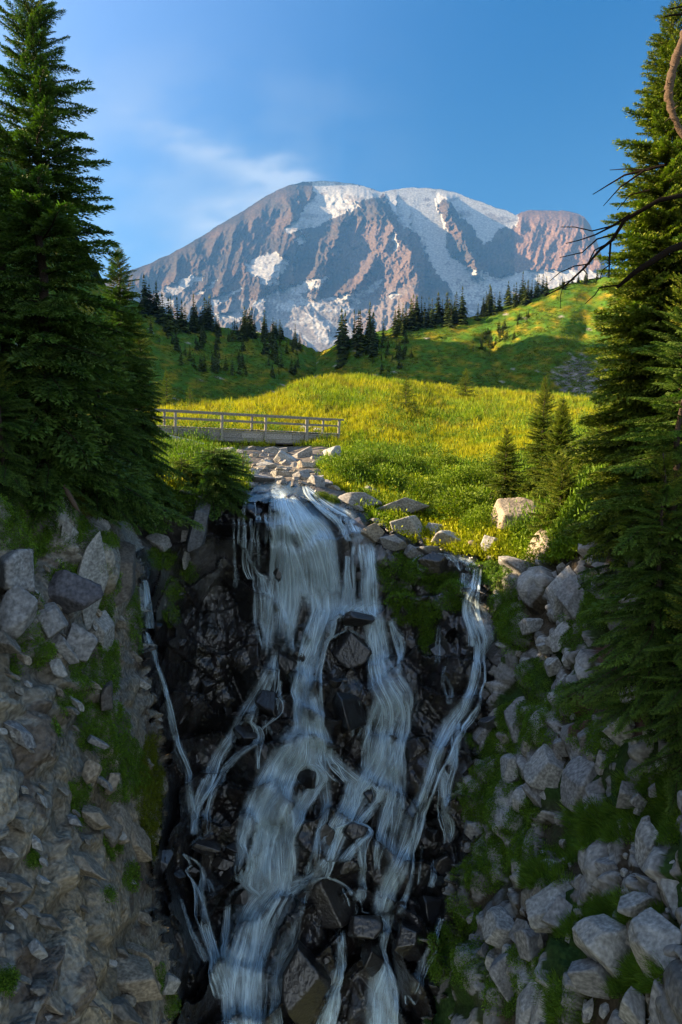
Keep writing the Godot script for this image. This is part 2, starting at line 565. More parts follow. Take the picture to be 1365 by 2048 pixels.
func make_hills() -> void:
	hill_l.fit([[-1400, -200, 165], [-500, -100, 205], [-200, 60, 220], [-60, 180, 238], [60, 370, 280], [150, 535, 315], [280, 606, 340], [400, 650, 345], [560, 668, 345], [640, 704, 345], [740, 765, 345], [-1400, 850, 60], [-700, 850, 80], [-300, 850, 105], [0, 850, 130], [280, 840, 150], [480, 840, 185], [600, 840, 215], [700, 850, 235], [350, 740, 225], [500, 750, 262], [0, 700, 210], [-300, 560, 150], [-700, 500, 120], [620, 760, 290]])
	hill_r.fit([[560, 760, 330], [645, 703, 330], [690, 676, 300], [800, 652, 295], [960, 630, 290], [1060, 596, 285], [1200, 556, 275], [1400, 520, 265], [1700, 480, 255], [1900, 470, 250], [560, 850, 235], [700, 850, 205], [850, 850, 165], [1000, 850, 140], [1200, 860, 120], [1500, 860, 100], [1900, 870, 90], [800, 750, 225], [1000, 720, 225], [1300, 700, 190], [1700, 700, 150]])
	hill("hill", hill_l, TOP_L, -1400, 740, 260, 850.0, "shaded green hillside with a forested crest beyond the bridge", false)
	hill("hill", hill_r, TOP_R, 560, 1900, 170, 860.0, "sunlit grassy hillside with gullies and a conifer crest", true)

# ------------------------------------------------------------------ gorge and meadow ground
const TOP_G := [-900, 840, 250, 826, 300, 822, 400, 812, 480, 806, 545, 794, 580, 778, 610, 764, 650, 757, 720, 754, 770, 762, 830, 768, 900, 774, 1000, 782, 1100, 790, 1200, 800, 2100, 800]
const RIM := [-900, 960, 0, 965, 100, 990, 180, 1040, 255, 1050, 275, 1030, 300, 985, 330, 972, 480, 978, 520, 970, 600, 968, 640, 985, 700, 1015, 760, 1050, 850, 1085, 960, 1115, 1060, 1128, 1150, 1110, 1250, 1060, 1365, 1020, 2100, 1000]
const LEFT_EDGE := [900, 300, 1060, 275, 1300, 285, 1420, 310, 1520, 335, 1650, 315, 1800, 305, 1900, 340, 2048, 352, 2300, 380]
const RIGHT_EDGE := [900, 1000, 1100, 985, 1200, 990, 1300, 1005, 1400, 965, 1500, 945, 1600, 930, 1700, 935, 1800, 905, 1900, 880, 2048, 870, 2300, 850]
var land := Sheet.new()
var gx := PackedFloat32Array()      # columns of the ground grid
var gd := PackedFloat32Array()      # distance of every grid point, relief included
var gp := PackedVector3Array()      # the grid points themselves
var gs := PackedFloat32Array()      # the same, relief smoothed (what water runs over)
var gw := PackedFloat32Array()      # broad shape of the rock
var gz := PackedByteArray()         # 0 meadow, 1 left cliff, 2 falls cliff, 3 right bank, 4 stream bed
var GN := 0
const STEP := 3.0
const J1 := 130
const JN := 468
var jit := noise(71, 0.02, FastNoiseLite.TYPE_SIMPLEX_SMOOTH, 3)

func survey() -> Array:
	return [
		# meadow and the ground above the gorge
		[-900, 840, 40], [-400, 835, 55], [300, 822, 75], [480, 806, 76], [600, 768, 80], [700, 754, 86], [830, 768, 96], [1000, 782, 104], [1200, 800, 96], [1500, 800, 60], [2000, 810, 35],
		[400, 832, 62], [500, 846, 56], [600, 852, 56], [700, 820, 63], [760, 800, 66], [800, 832, 59.5], [885, 812, 78], [915, 840, 66], [690, 882, 50], [960, 830, 68], [760, 880, 50], [760, 930, 42], [760, 975, 35.5], [850, 900, 48], [850, 980, 36.5], [850, 1040, 31.5],
		[1000, 900, 45], [1000, 1000, 33], [1000, 1060, 28.6], [950, 1100, 27.6], [900, 1080, 29], [800, 1045, 30], [1100, 860, 50], [1100, 950, 34], [1100, 1070, 26.4], [1200, 950, 26], [1200, 1080, 21.5], [1365, 900, 26], [1365, 1000, 18.5], [1600, 1000, 14], [2000, 1000, 10],
		[250, 884, 40], [300, 930, 34], [150, 870, 42], [-200, 870, 30], [200, 910, 29], [0, 905, 22], [-400, 900, 21], [-900, 900, 18],
		# stream bed
		[580, 905, 46], [450, 905, 44], [560, 940, 38], [450, 940, 36], [580, 972, 31], [500, 985, 30], [640, 1000, 29.7], [690, 1040, 29.2], [735, 1100, 28.2], [860, 1110, 28], [955, 1140, 26.8],
		# left rim and wall
		[400, 985, 28], [330, 975, 27.4], [290, 1050, 27], [200, 1050, 20.5], [100, 1000, 17.8], [0, 960, 16.4], [-250, 960, 13.5], [-900, 960, 11],
		[0, 1100, 15], [100, 1100, 16.6], [200, 1110, 19.2], [262, 1110, 22.5], [0, 1300, 13.6], [150, 1300, 16.3], [250, 1300, 20.8], [0, 1500, 12.3], [150, 1500, 14.7], [240, 1500, 18], [320, 1500, 23.2], [0, 1750, 10.9], [150, 1750, 13], [280, 1750, 17.6], [330, 1750, 21], [0, 2048, 9.4], [150, 2048, 11], [300, 2048, 14.7], [350, 2048, 17], [430, 2048, 19.8],
		[-250, 1500, 9.6], [-250, 2048, 7.2], [-900, 1500, 6.5], [-900, 2100, 5],
		# falls face
		[350, 1200, 26.6], [480, 1100, 28.6], [480, 1300, 27.2], [580, 1200, 28], [580, 1320, 26.6], [680, 1250, 27.1], [760, 1250, 26.6], [850, 1250, 26.5], [950, 1250, 25.3], [400, 1400, 26], [600, 1450, 25.3], [800, 1450, 25], [930, 1450, 23.8], [400, 1600, 24.5], [550, 1650, 23.6], [700, 1650, 23.2], [850, 1650, 22.6], [400, 1690, 23.8], [550, 1765, 22.5], [420, 1790, 22.7], [700, 1830, 22], [850, 1830, 20.8], [500, 1950, 21], [700, 2048, 20.2], [850, 2048, 19], [500, 2048, 20.2], [500, 2200, 18.8], [850, 2200, 17.4],
		# right wall
		[1000, 1200, 25], [1100, 1200, 23], [1200, 1200, 19.7], [1365, 1200, 15.6], [1000, 1350, 23.8], [1100, 1350, 21.4], [1200, 1350, 18], [1365, 1350, 14.2], [1000, 1500, 21.8], [1100, 1500, 19.3], [1200, 1500, 16.4], [1365, 1500, 12.8], [950, 1700, 20.5], [1100, 1700, 17], [1250, 1700, 13.5], [1365, 1700, 11.2], [920, 1850, 19.3], [1050, 1850, 16], [1200, 1850, 12.8], [1365, 1850, 10], [950, 2048, 16.6], [1100, 2048, 13], [1250, 2048, 10.6], [1365, 2048, 8.9], [1600, 1500, 10], [1600, 2048, 6.6], [2000, 1500, 7.5], [2000, 2100, 4.6]]

func row_y(px: float, j: float) -> float:
	if j <= J1:
		return lerpf(pl(TOP_G, px), 1150.0, j / J1)
	return 1150.0 + (j - J1) * STEP

func row_j(px: float, py: float) -> float:
	if py < 1150.0:
		var t := pl(TOP_G, px)
		return clampf((py - t) / (1150.0 - t), 0.0, 1.0) * J1
	return minf(J1 + (py - 1150.0) / STEP, JN - 1.001)

func col_i(px: float) -> float:
	if px < -260.0:
		return clampf((px + 900.0) / 32.0, 0.0, 20.0)
	if px < 1618.0:
		return 20.0 + (px + 260.0) / STEP
	return clampf(646.0 + (px - 1618.0) / 32.0, 646.0, GN - 1.001)

func sample(a: PackedFloat32Array, px: float, py: float) -> float:
	var u := col_i(px)
	var w := row_j(px, py)
	var i := int(u)
	var j := mini(int(w), JN - 2)
	u -= i
	w -= j
	var k := j * GN + i
	return lerpf(lerpf(a[k], a[k + 1], u), lerpf(a[k + GN], a[k + GN + 1], u), w)

func surf(px: float, py: float) -> Vector3:
	var u := col_i(px)
	var w := row_j(px, py)
	var i := int(u)
	var j := mini(int(w), JN - 2)
	var k := j * GN + i
	return gp[k].lerp(gp[k + 1], u - i).lerp(gp[k + GN].lerp(gp[k + GN + 1], u - i), w - j)

func surf_normal(px: float, py: float) -> Vector3:
	var dx := surf(px + 5.0, py) - surf(px - 5.0, py)
	var dy := surf(px, py - 4.0) - surf(px, py + 4.0)
	var n := dx.cross(dy).normalized()
	return -n if n.dot(at(px, py, 10.0)) > 0.0 else n

func zone(px: float, py: float) -> int:
	var q := jit.get_noise_2d(px * 1.4, py * 1.4)
	if py < pl(RIM, px) + q * 14.0:
		# the stream bed from under the bridge to the lip
		var lx := pl([890, 470, 930, 470, 960, 500, 1000, 480], py)
		var rx := pl([890, 660, 930, 640, 960, 650, 985, 690, 1010, 720, 1040, 740], py)
		if py > 893.0 and px > lx + q * 20.0 and px < rx + q * 16.0:
			return 4
		return 0
	if px < pl(LEFT_EDGE, py) + q * 26.0:
		return 1
	if px > pl(RIGHT_EDGE, py) + q * 30.0:
		return 3
	return 2

func make_ground() -> void:
	land.fit(survey())
	for i in 20:
		gx.append(-900.0 + i * 32.0)
	for i in 627:
		gx.append(-260.0 + i * STEP)
	for i in 15:
		gx.append(1650.0 + i * 32.0)
	GN = gx.size()
	# coarse lattice of the surveyed surface, then bilinear in inverse distance
	var cx := 12.0
	var cnx := int((2140.0 + 912.0) / cx) + 2
	var cny := int((2200.0 - 740.0) / cx) + 2
	var co := PackedFloat32Array(); co.resize(cnx * cny)
	for j in cny:
		for i in cnx:
			co[j * cnx + i] = 1.0 / land.d(-912.0 + i * cx, 740.0 + j * cx)
	var block := cells(72, 0.62, FastNoiseLite.RETURN_CELL_VALUE)
	var block2 := cells(73, 1.7, FastNoiseLite.RETURN_CELL_VALUE)
	var crack := cells(74, 0.62, FastNoiseLite.RETURN_DISTANCE2_SUB)
	var crack2 := cells(73, 1.7, FastNoiseLite.RETURN_DISTANCE2_SUB)
	var small := noise(75, 0.9, FastNoiseLite.TYPE_SIMPLEX_SMOOTH, 4)
	var broad := noise(76, 0.16, FastNoiseLite.TYPE_SIMPLEX_SMOOTH, 3)
	var patch := noise(77, 0.35, FastNoiseLite.TYPE_SIMPLEX_SMOOTH, 3)
	var total := GN * JN
	gd.resize(total); gs.resize(total); gz.resize(total)
	var v := PackedVector3Array(); v.resize(total)
	var c := PackedColorArray(); c.resize(total)
	gp.resize(total)
	var rels := PackedFloat32Array(); rels.resize(total)
	for j in JN:
		for i in GN:
			var px := gx[i]
			var py := row_y(px, j)
			var u := (px + 912.0) / cx
			var w := (py - 740.0) / cx
			var a := int(u)
			var b := int(w)
			u -= a; w -= b
			var q := b * cnx + a
			gp[j * GN + i] = at(px, py, 1.0 / lerpf(lerpf(co[q], co[q + 1], u), lerpf(co[q + cnx], co[q + cnx + 1], u), w))
	var base_n := grid_normals(gp, GN, JN)
	for j in JN:
		for i in GN:
			var px := gx[i]
			var py := row_y(px, j)
			var p := gp[j * GN + i]
			var z := zone(px, py)
			var k := j * GN + i
			gz[k] = z
			var rel := 0.0
			var sm := small.get_noise_3dv(p)
			var pt := patch.get_noise_3dv(p)
			var col: Color
			if z == 2:
				var ps := Vector3(p.x * 0.85, p.y * 0.62, p.z * 0.5)
				var bl := block.get_noise_3dv(ps)
				var b2 := block2.get_noise_3dv(ps)
				var ck := minf((crack.get_noise_3dv(ps) + 1.0) * 3.0, 1.0)
				var ck2 := minf((crack2.get_noise_3dv(ps) + 1.0) * 2.2, 1.0)
				rel = bl * 0.55 + ck * 0.34 + b2 * 0.10 + ck2 * 0.08 + sm * 0.06
				var ledge := p.y * 0.55 + broad.get_noise_3dv(p) * 1.6
				rel += (ledge - floorf(ledge)) * 0.8 - 0.6
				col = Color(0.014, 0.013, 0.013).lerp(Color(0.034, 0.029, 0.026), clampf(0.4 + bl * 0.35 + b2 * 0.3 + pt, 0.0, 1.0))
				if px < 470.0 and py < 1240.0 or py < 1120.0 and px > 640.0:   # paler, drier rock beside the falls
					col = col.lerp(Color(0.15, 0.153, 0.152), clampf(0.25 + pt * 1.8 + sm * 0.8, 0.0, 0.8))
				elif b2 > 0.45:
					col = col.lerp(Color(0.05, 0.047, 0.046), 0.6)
			elif z == 1:
				var up := smoothstep(1480.0, 1330.0, py)
				# below, slabs dip down to the right; above, stout blocks
				var r := Vector3(p.x * 0.75 + p.y * 0.5, (p.y * 0.8 - p.x * 0.6) * 1.5, p.z * 0.85) * 0.8
				var ps1 := (p * Vector3(0.85, 0.7, 0.6)).lerp(r, 1.0 - up)
				var bl1 := block.get_noise_3dv(ps1)
				var b12 := block2.get_noise_3dv(ps1 * 0.9)
				var cr := minf((crack.get_noise_3dv(ps1) + 1.0) * 3.5, 1.0)
				var cr2 := minf((crack2.get_noise_3dv(ps1 * 0.9) + 1.0) * 2.6, 1.0)
				rel = bl1 * lerpf(0.34, 0.42, up) + cr * lerpf(0.24, 0.36, up) + b12 * 0.09 + cr2 * 0.08 + sm * 0.05 + broad.get_noise_3dv(p * 1.5) * 0.3 - 0.2
				col = Color(0.37, 0.315, 0.225).lerp(Color(0.285, 0.275, 0.24), clampf(0.5 + pt * 1.5 + up * 0.4, 0.0, 1.0))
				col = col * (1.0 + 0.22 * bl1 + 0.16 * b12 + 0.25 * sm)
				if pt + sm * 0.5 + b12 * 0.15 > 0.34:
					col = col.lerp(Color(0.13, 0.095, 0.07), 0.7)
			elif z == 3:
				# rubble: interlocking blocks, some bare, some under earth and moss
				var pr := Vector3(p.x * 0.8 + p.y * 0.35, p.y * 0.72 - p.x * 0.3, p.z * 0.7) * 1.25
				var v1 := block.get_noise_3dv(pr)
				var v2 := block2.get_noise_3dv(pr * 0.8)
				var k1 := minf((crack.get_noise_3dv(pr) + 1.0) * 3.2, 1.0)
				var k2 := minf((crack2.get_noise_3dv(pr * 0.8) + 1.0) * 2.6, 1.0)
				rel = v1 * 0.30 + k1 * 0.26 + sm * 0.05 - 0.1
				col = Color(0.085, 0.068, 0.050).lerp(Color(0.040, 0.075, 0.020), clampf(0.35 + pt * 1.6, 0.0, 1.0))
				if v1 > -0.4 and k1 > 0.3 and pt < 0.28:
					rel += k2 * 0.10 + v2 * 0.10
					col = Color(0.37, 0.365, 0.345) * (0.75 + 0.35 * v2 + 0.25 * sm)
				elif v2 > 0.3 and k2 > 0.4:
					rel += k2 * 0.14
					col = Color(0.27, 0.26, 0.245) * (0.9 + 0.4 * sm)
				if px > 1150.0 and py < 1480.0 and py > 1290.0 and pt > -0.2 and v1 < 0.3:
					col = Color(0.13, 0.078, 0.055)
			elif z == 4:
				rel = block2.get_noise_3dv(p) * 0.10 + sm * 0.08
				col = Color(0.16, 0.15, 0.135) * (1.0 + sm * 0.6)
			else:
				rel = broad.get_noise_3dv(p) * 0.35 + sm * 0.05
				rel *= smoothstep(0.0, 30.0, py - pl(TOP_G, px)) if py < 860.0 else 1.0
				col = Color(0.055, 0.075, 0.012).lerp(Color(0.11, 0.10, 0.014), clampf(0.5 + pt, 0.0, 1.0))
			rels[k] = rel
			col.a = 1.0
			c[k] = col
	# worn edges on the walls that are seen along their length
	for pass_ in 2:
		var src := rels.duplicate()
		for j in range(1, JN - 1):
			for i in range(1, GN - 1):
				var k := j * GN + i
				if gz[k] == 1 or gz[k] == 3 and pass_ == 0:
					rels[k] = (src[k] * 2.0 + src[k - 1] + src[k + 1] + src[k - GN] + src[k + GN]) / 6.0
	for j in JN:
		for i in GN:
			var k := j * GN + i
			var p := gp[k]
			if gz[k] == 2 or gz[k] == 4:
				gd[k] = -p.z - rels[k]
				v[k] = at(gx[i], row_y(gx[i], j), gd[k])
			else:
				v[k] = p + base_n[k] * (rels[k] * smoothstep(0.08, 0.42, absf(base_n[k].dot(p.normalized()))))
				gd[k] = -v[k].z
	gp = v
	# smoothed relief for the water
	gs = gd.duplicate()
	for pass_ in 3:
		var src := gs.duplicate()
		for j in range(3, JN - 3):
			for i in range(3, GN - 3):
				var k := j * GN + i
				gs[k] = minf((src[k] * 2.0 + src[k - 3] + src[k + 3] + src[k - 3 * GN] + src[k + 3 * GN]) / 6.0, src[k] + 0.05)
	gw = gs.duplicate()
	for pass_ in 2:
		var src := gw.duplicate()
		for j in range(9, JN - 9):
			for i in range(9, GN - 9):
				var k := j * GN + i
				gw[k] = (src[k] + src[k - 4] + src[k + 4] + src[k - 8] + src[k + 8] + src[k - 4 * GN] + src[k + 4 * GN] + src[k - 8 * GN] + src[k + 8 * GN]) / 9.0
	var n := grid_normals(v, GN, JN)
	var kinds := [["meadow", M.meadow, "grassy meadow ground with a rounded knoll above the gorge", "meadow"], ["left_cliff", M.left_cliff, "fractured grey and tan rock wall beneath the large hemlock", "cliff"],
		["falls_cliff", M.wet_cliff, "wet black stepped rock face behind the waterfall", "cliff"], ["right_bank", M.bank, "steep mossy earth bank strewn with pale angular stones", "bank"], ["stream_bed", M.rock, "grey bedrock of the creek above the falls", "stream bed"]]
	var lists := []
	for k in 5:
		lists.append(PackedInt32Array())
	for j in JN - 1:
		for i in GN - 1:
			var a := j * GN + i
			var l: PackedInt32Array = lists[gz[a]]
			l.append_array(PackedInt32Array([a, a + GN, a + 1, a + 1, a + GN, a + GN + 1]))
			lists[gz[a]] = l
	for k in 5:
		var parts := compact(v, n, c, lists[k])
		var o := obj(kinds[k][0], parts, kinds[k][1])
		tag(o, kinds[k][2], kinds[k][3], "", "structure")
		M["node%d" % k] = o
	# far side of the knoll, falling away behind its crest
	var bv := PackedVector3Array()
	var bc := PackedColorArray()
	for r in 8:
		for i in GN:
			var t := r / 7.0
			bv.append(v[i] + Vector3(0, -9.0 * t * t - 1.5 * t, -26.0 * t))
			bc.append(c[i])
	var bn := grid_normals(bv, GN, 8)
	for i in bn.size():
		bn[i] = bn[i] if bn[i].y > 0.0 else -bn[i]
	var bm := grid_mesh(bv, bc, GN, 8)
	tag(obj("meadow", bm, M.meadow), "back slope of the grassy knoll behind the bridge", "meadow", "", "structure")
	# valley floor out to the horizon
	var pm := PlaneMesh.new()
	pm.size = Vector2(9000, 9000)
	var gm := mat(Color(0.05, 0.065, 0.03), 1.0, false)
	tag(obj("ground", pm, gm, self, Transform3D(Basis(), Vector3(0, -45, -4000))), "low valley floor under the hills", "ground", "", "structure")

func compact(v: PackedVector3Array, n: PackedVector3Array, c: PackedColorArray, idx: PackedInt32Array) -> ArrayMesh:
	var remap := PackedInt32Array()
	remap.resize(v.size())
	remap.fill(-1)
	var nv := PackedVector3Array(); var nn := PackedVector3Array(); var nc := PackedColorArray()
	for k in idx.size():
		var a := idx[k]
		if remap[a] < 0:
			remap[a] = nv.size()
			nv.append(v[a]); nn.append(n[a]); nc.append(c[a])
		idx[k] = remap[a]
	return build_mesh(nv, nn, nc, PackedVector2Array(), idx)

# ------------------------------------------------------------------ rocks
var ico_v := PackedVector3Array()
var ico_t := PackedInt32Array()
var rock_meshes := []

func icosphere(level: int) -> void:
	var g := (1.0 + sqrt(5.0)) / 2.0
	ico_v = PackedVector3Array([Vector3(-1, g, 0), Vector3(1, g, 0), Vector3(-1, -g, 0), Vector3(1, -g, 0), Vector3(0, -1, g), Vector3(0, 1, g), Vector3(0, -1, -g), Vector3(0, 1, -g), Vector3(g, 0, -1), Vector3(g, 0, 1), Vector3(-g, 0, -1), Vector3(-g, 0, 1)])
	for i in 12:
		ico_v[i] = ico_v[i].normalized()
	ico_t = PackedInt32Array([0, 11, 5, 0, 5, 1, 0, 1, 7, 0, 7, 10, 0, 10, 11, 1, 5, 9, 5, 11, 4, 11, 10, 2, 10, 7, 6, 7, 1, 8, 3, 9, 4, 3, 4, 2, 3, 2, 6, 3, 6, 8, 3, 8, 9, 4, 9, 5, 2, 4, 11, 6, 2, 10, 8, 6, 7, 9, 8, 1])
	for l in level:
		var mid := {}
		var t := PackedInt32Array()
		for k in range(0, ico_t.size(), 3):
			var m := []
			for e in 3:
				var a := ico_t[k + e]
				var b := ico_t[k + (e + 1) % 3]
				var key := mini(a, b) * 100000 + maxi(a, b)
				if not mid.has(key):
					mid[key] = ico_v.size()
					ico_v.append((ico_v[a] + ico_v[b]).normalized())
				m.append(mid[key])
			t.append_array(PackedInt32Array([ico_t[k], m[0], m[2], ico_t[k + 1], m[1], m[0], ico_t[k + 2], m[2], m[1], m[0], m[1], m[2]]))
		ico_t = t

# a block broken along a handful of planes, edges slightly worn
func rock_shape(sd: int, planes: int, sharp: float, bump: float) -> ArrayMesh:
	var r := RandomNumberGenerator.new()
	r.seed = sd
	var pn := []
	var pd := []
	var turn := Basis.from_euler(Vector3(r.randf() * 0.8, r.randf() * TAU, r.randf() * 0.8))
	for k in planes:
		var n: Vector3
		if k < 6:
			n = turn * ([Vector3.RIGHT, Vector3.LEFT, Vector3.UP, Vector3.DOWN, Vector3.FORWARD, Vector3.BACK][k] + Vector3(r.randfn(), r.randfn(), r.randfn()) * 0.22).normalized()
			pd.append(r.randf_range(0.55, 0.88))
		else:
			n = Vector3(r.randfn(), r.randfn(), r.randfn()).normalized()
			pd.append(r.randf_range(0.62, 0.98))
		pn.append(n)
	var nz := noise(sd + 7, 1.3, FastNoiseLite.TYPE_SIMPLEX_SMOOTH, 4)
	var v := PackedVector3Array()
	v.resize(ico_v.size())
	for i in ico_v.size():
		var dir := ico_v[i]
		var s := 0.0
		for k in planes:
			var cs: float = dir.dot(pn[k])
			if cs > 0.05:
				s += pow(cs / pd[k], sharp)
		var rad := pow(maxf(s, 1e-6), -1.0 / sharp)
		v[i] = dir * minf(rad, 1.25) * (1.0 + bump * nz.get_noise_3dv(dir * 1.5))
	var n2 := PackedVector3Array()
	n2.resize(v.size())
	for k in range(0, ico_t.size(), 3):
		var a := ico_t[k]; var b := ico_t[k + 1]; var c := ico_t[k + 2]
		var fn := (v[c] - v[a]).cross(v[b] - v[a])
		if fn.dot(v[a]) < 0.0:
			fn = -fn
		n2[a] += fn; n2[b] += fn; n2[c] += fn
	for i in v.size():
		n2[i] = n2[i].normalized()
	var col := PackedColorArray()
	var nz2 := noise(sd + 9, 1.8, FastNoiseLite.TYPE_SIMPLEX_SMOOTH, 3)
	for i in v.size():
		var f := 0.85 + 0.35 * nz2.get_noise_3dv(v[i])
		col.append(Color(f, f, f))
	return build_mesh(v, n2, col, PackedVector2Array(), ico_t)

func make_rock_shapes() -> void:
	icosphere(4)
	for k in 12:
		rock_meshes.append(rock_shape(100 + k * 13, 8 + k % 4, 70.0, 0.035))
	for k in 4:
		rock_meshes.append(rock_shape(400 + k * 13, 12, 20.0, 0.06))

var tints := {}
func tinted(base: StandardMaterial3D, c: Color) -> StandardMaterial3D:
	var key := [base, c]
	if not tints.has(key):
		var m: StandardMaterial3D = base.duplicate()
		m.albedo_color = c.linear_to_srgb()
		tints[key] = m
	return tints[key]

# a rock that shows about rx by ry photo pixels, bedded in the ground behind it
func rock(px: float, py: float, rx: float, ry: float, tilt: float, m: Material, shape: int, called := "stone", parent: Node = self, sunk := 0.35) -> MeshInstance3D:
	var d := sample(gd, px, py)
	var s := d / F
	var rz := (rx + ry) * 0.5 * s * rr(0.8, 1.1)
	var p := at(px, py, d - rz * (1.0 - 2.0 * sunk))
	var b := Basis(Vector3(0, 0, 1), deg_to_rad(tilt)) * Basis(Vector3(1, 0, 0), -0.45 + rr(-0.15, 0.15)) * Basis.from_scale(Vector3(rx * s, ry * s, rz) * 1.15) * Basis(Vector3.UP, rr(-0.4, 0.4))
	return obj(called, rock_meshes[shape % rock_meshes.size()], m, parent, Transform3D(b, p))

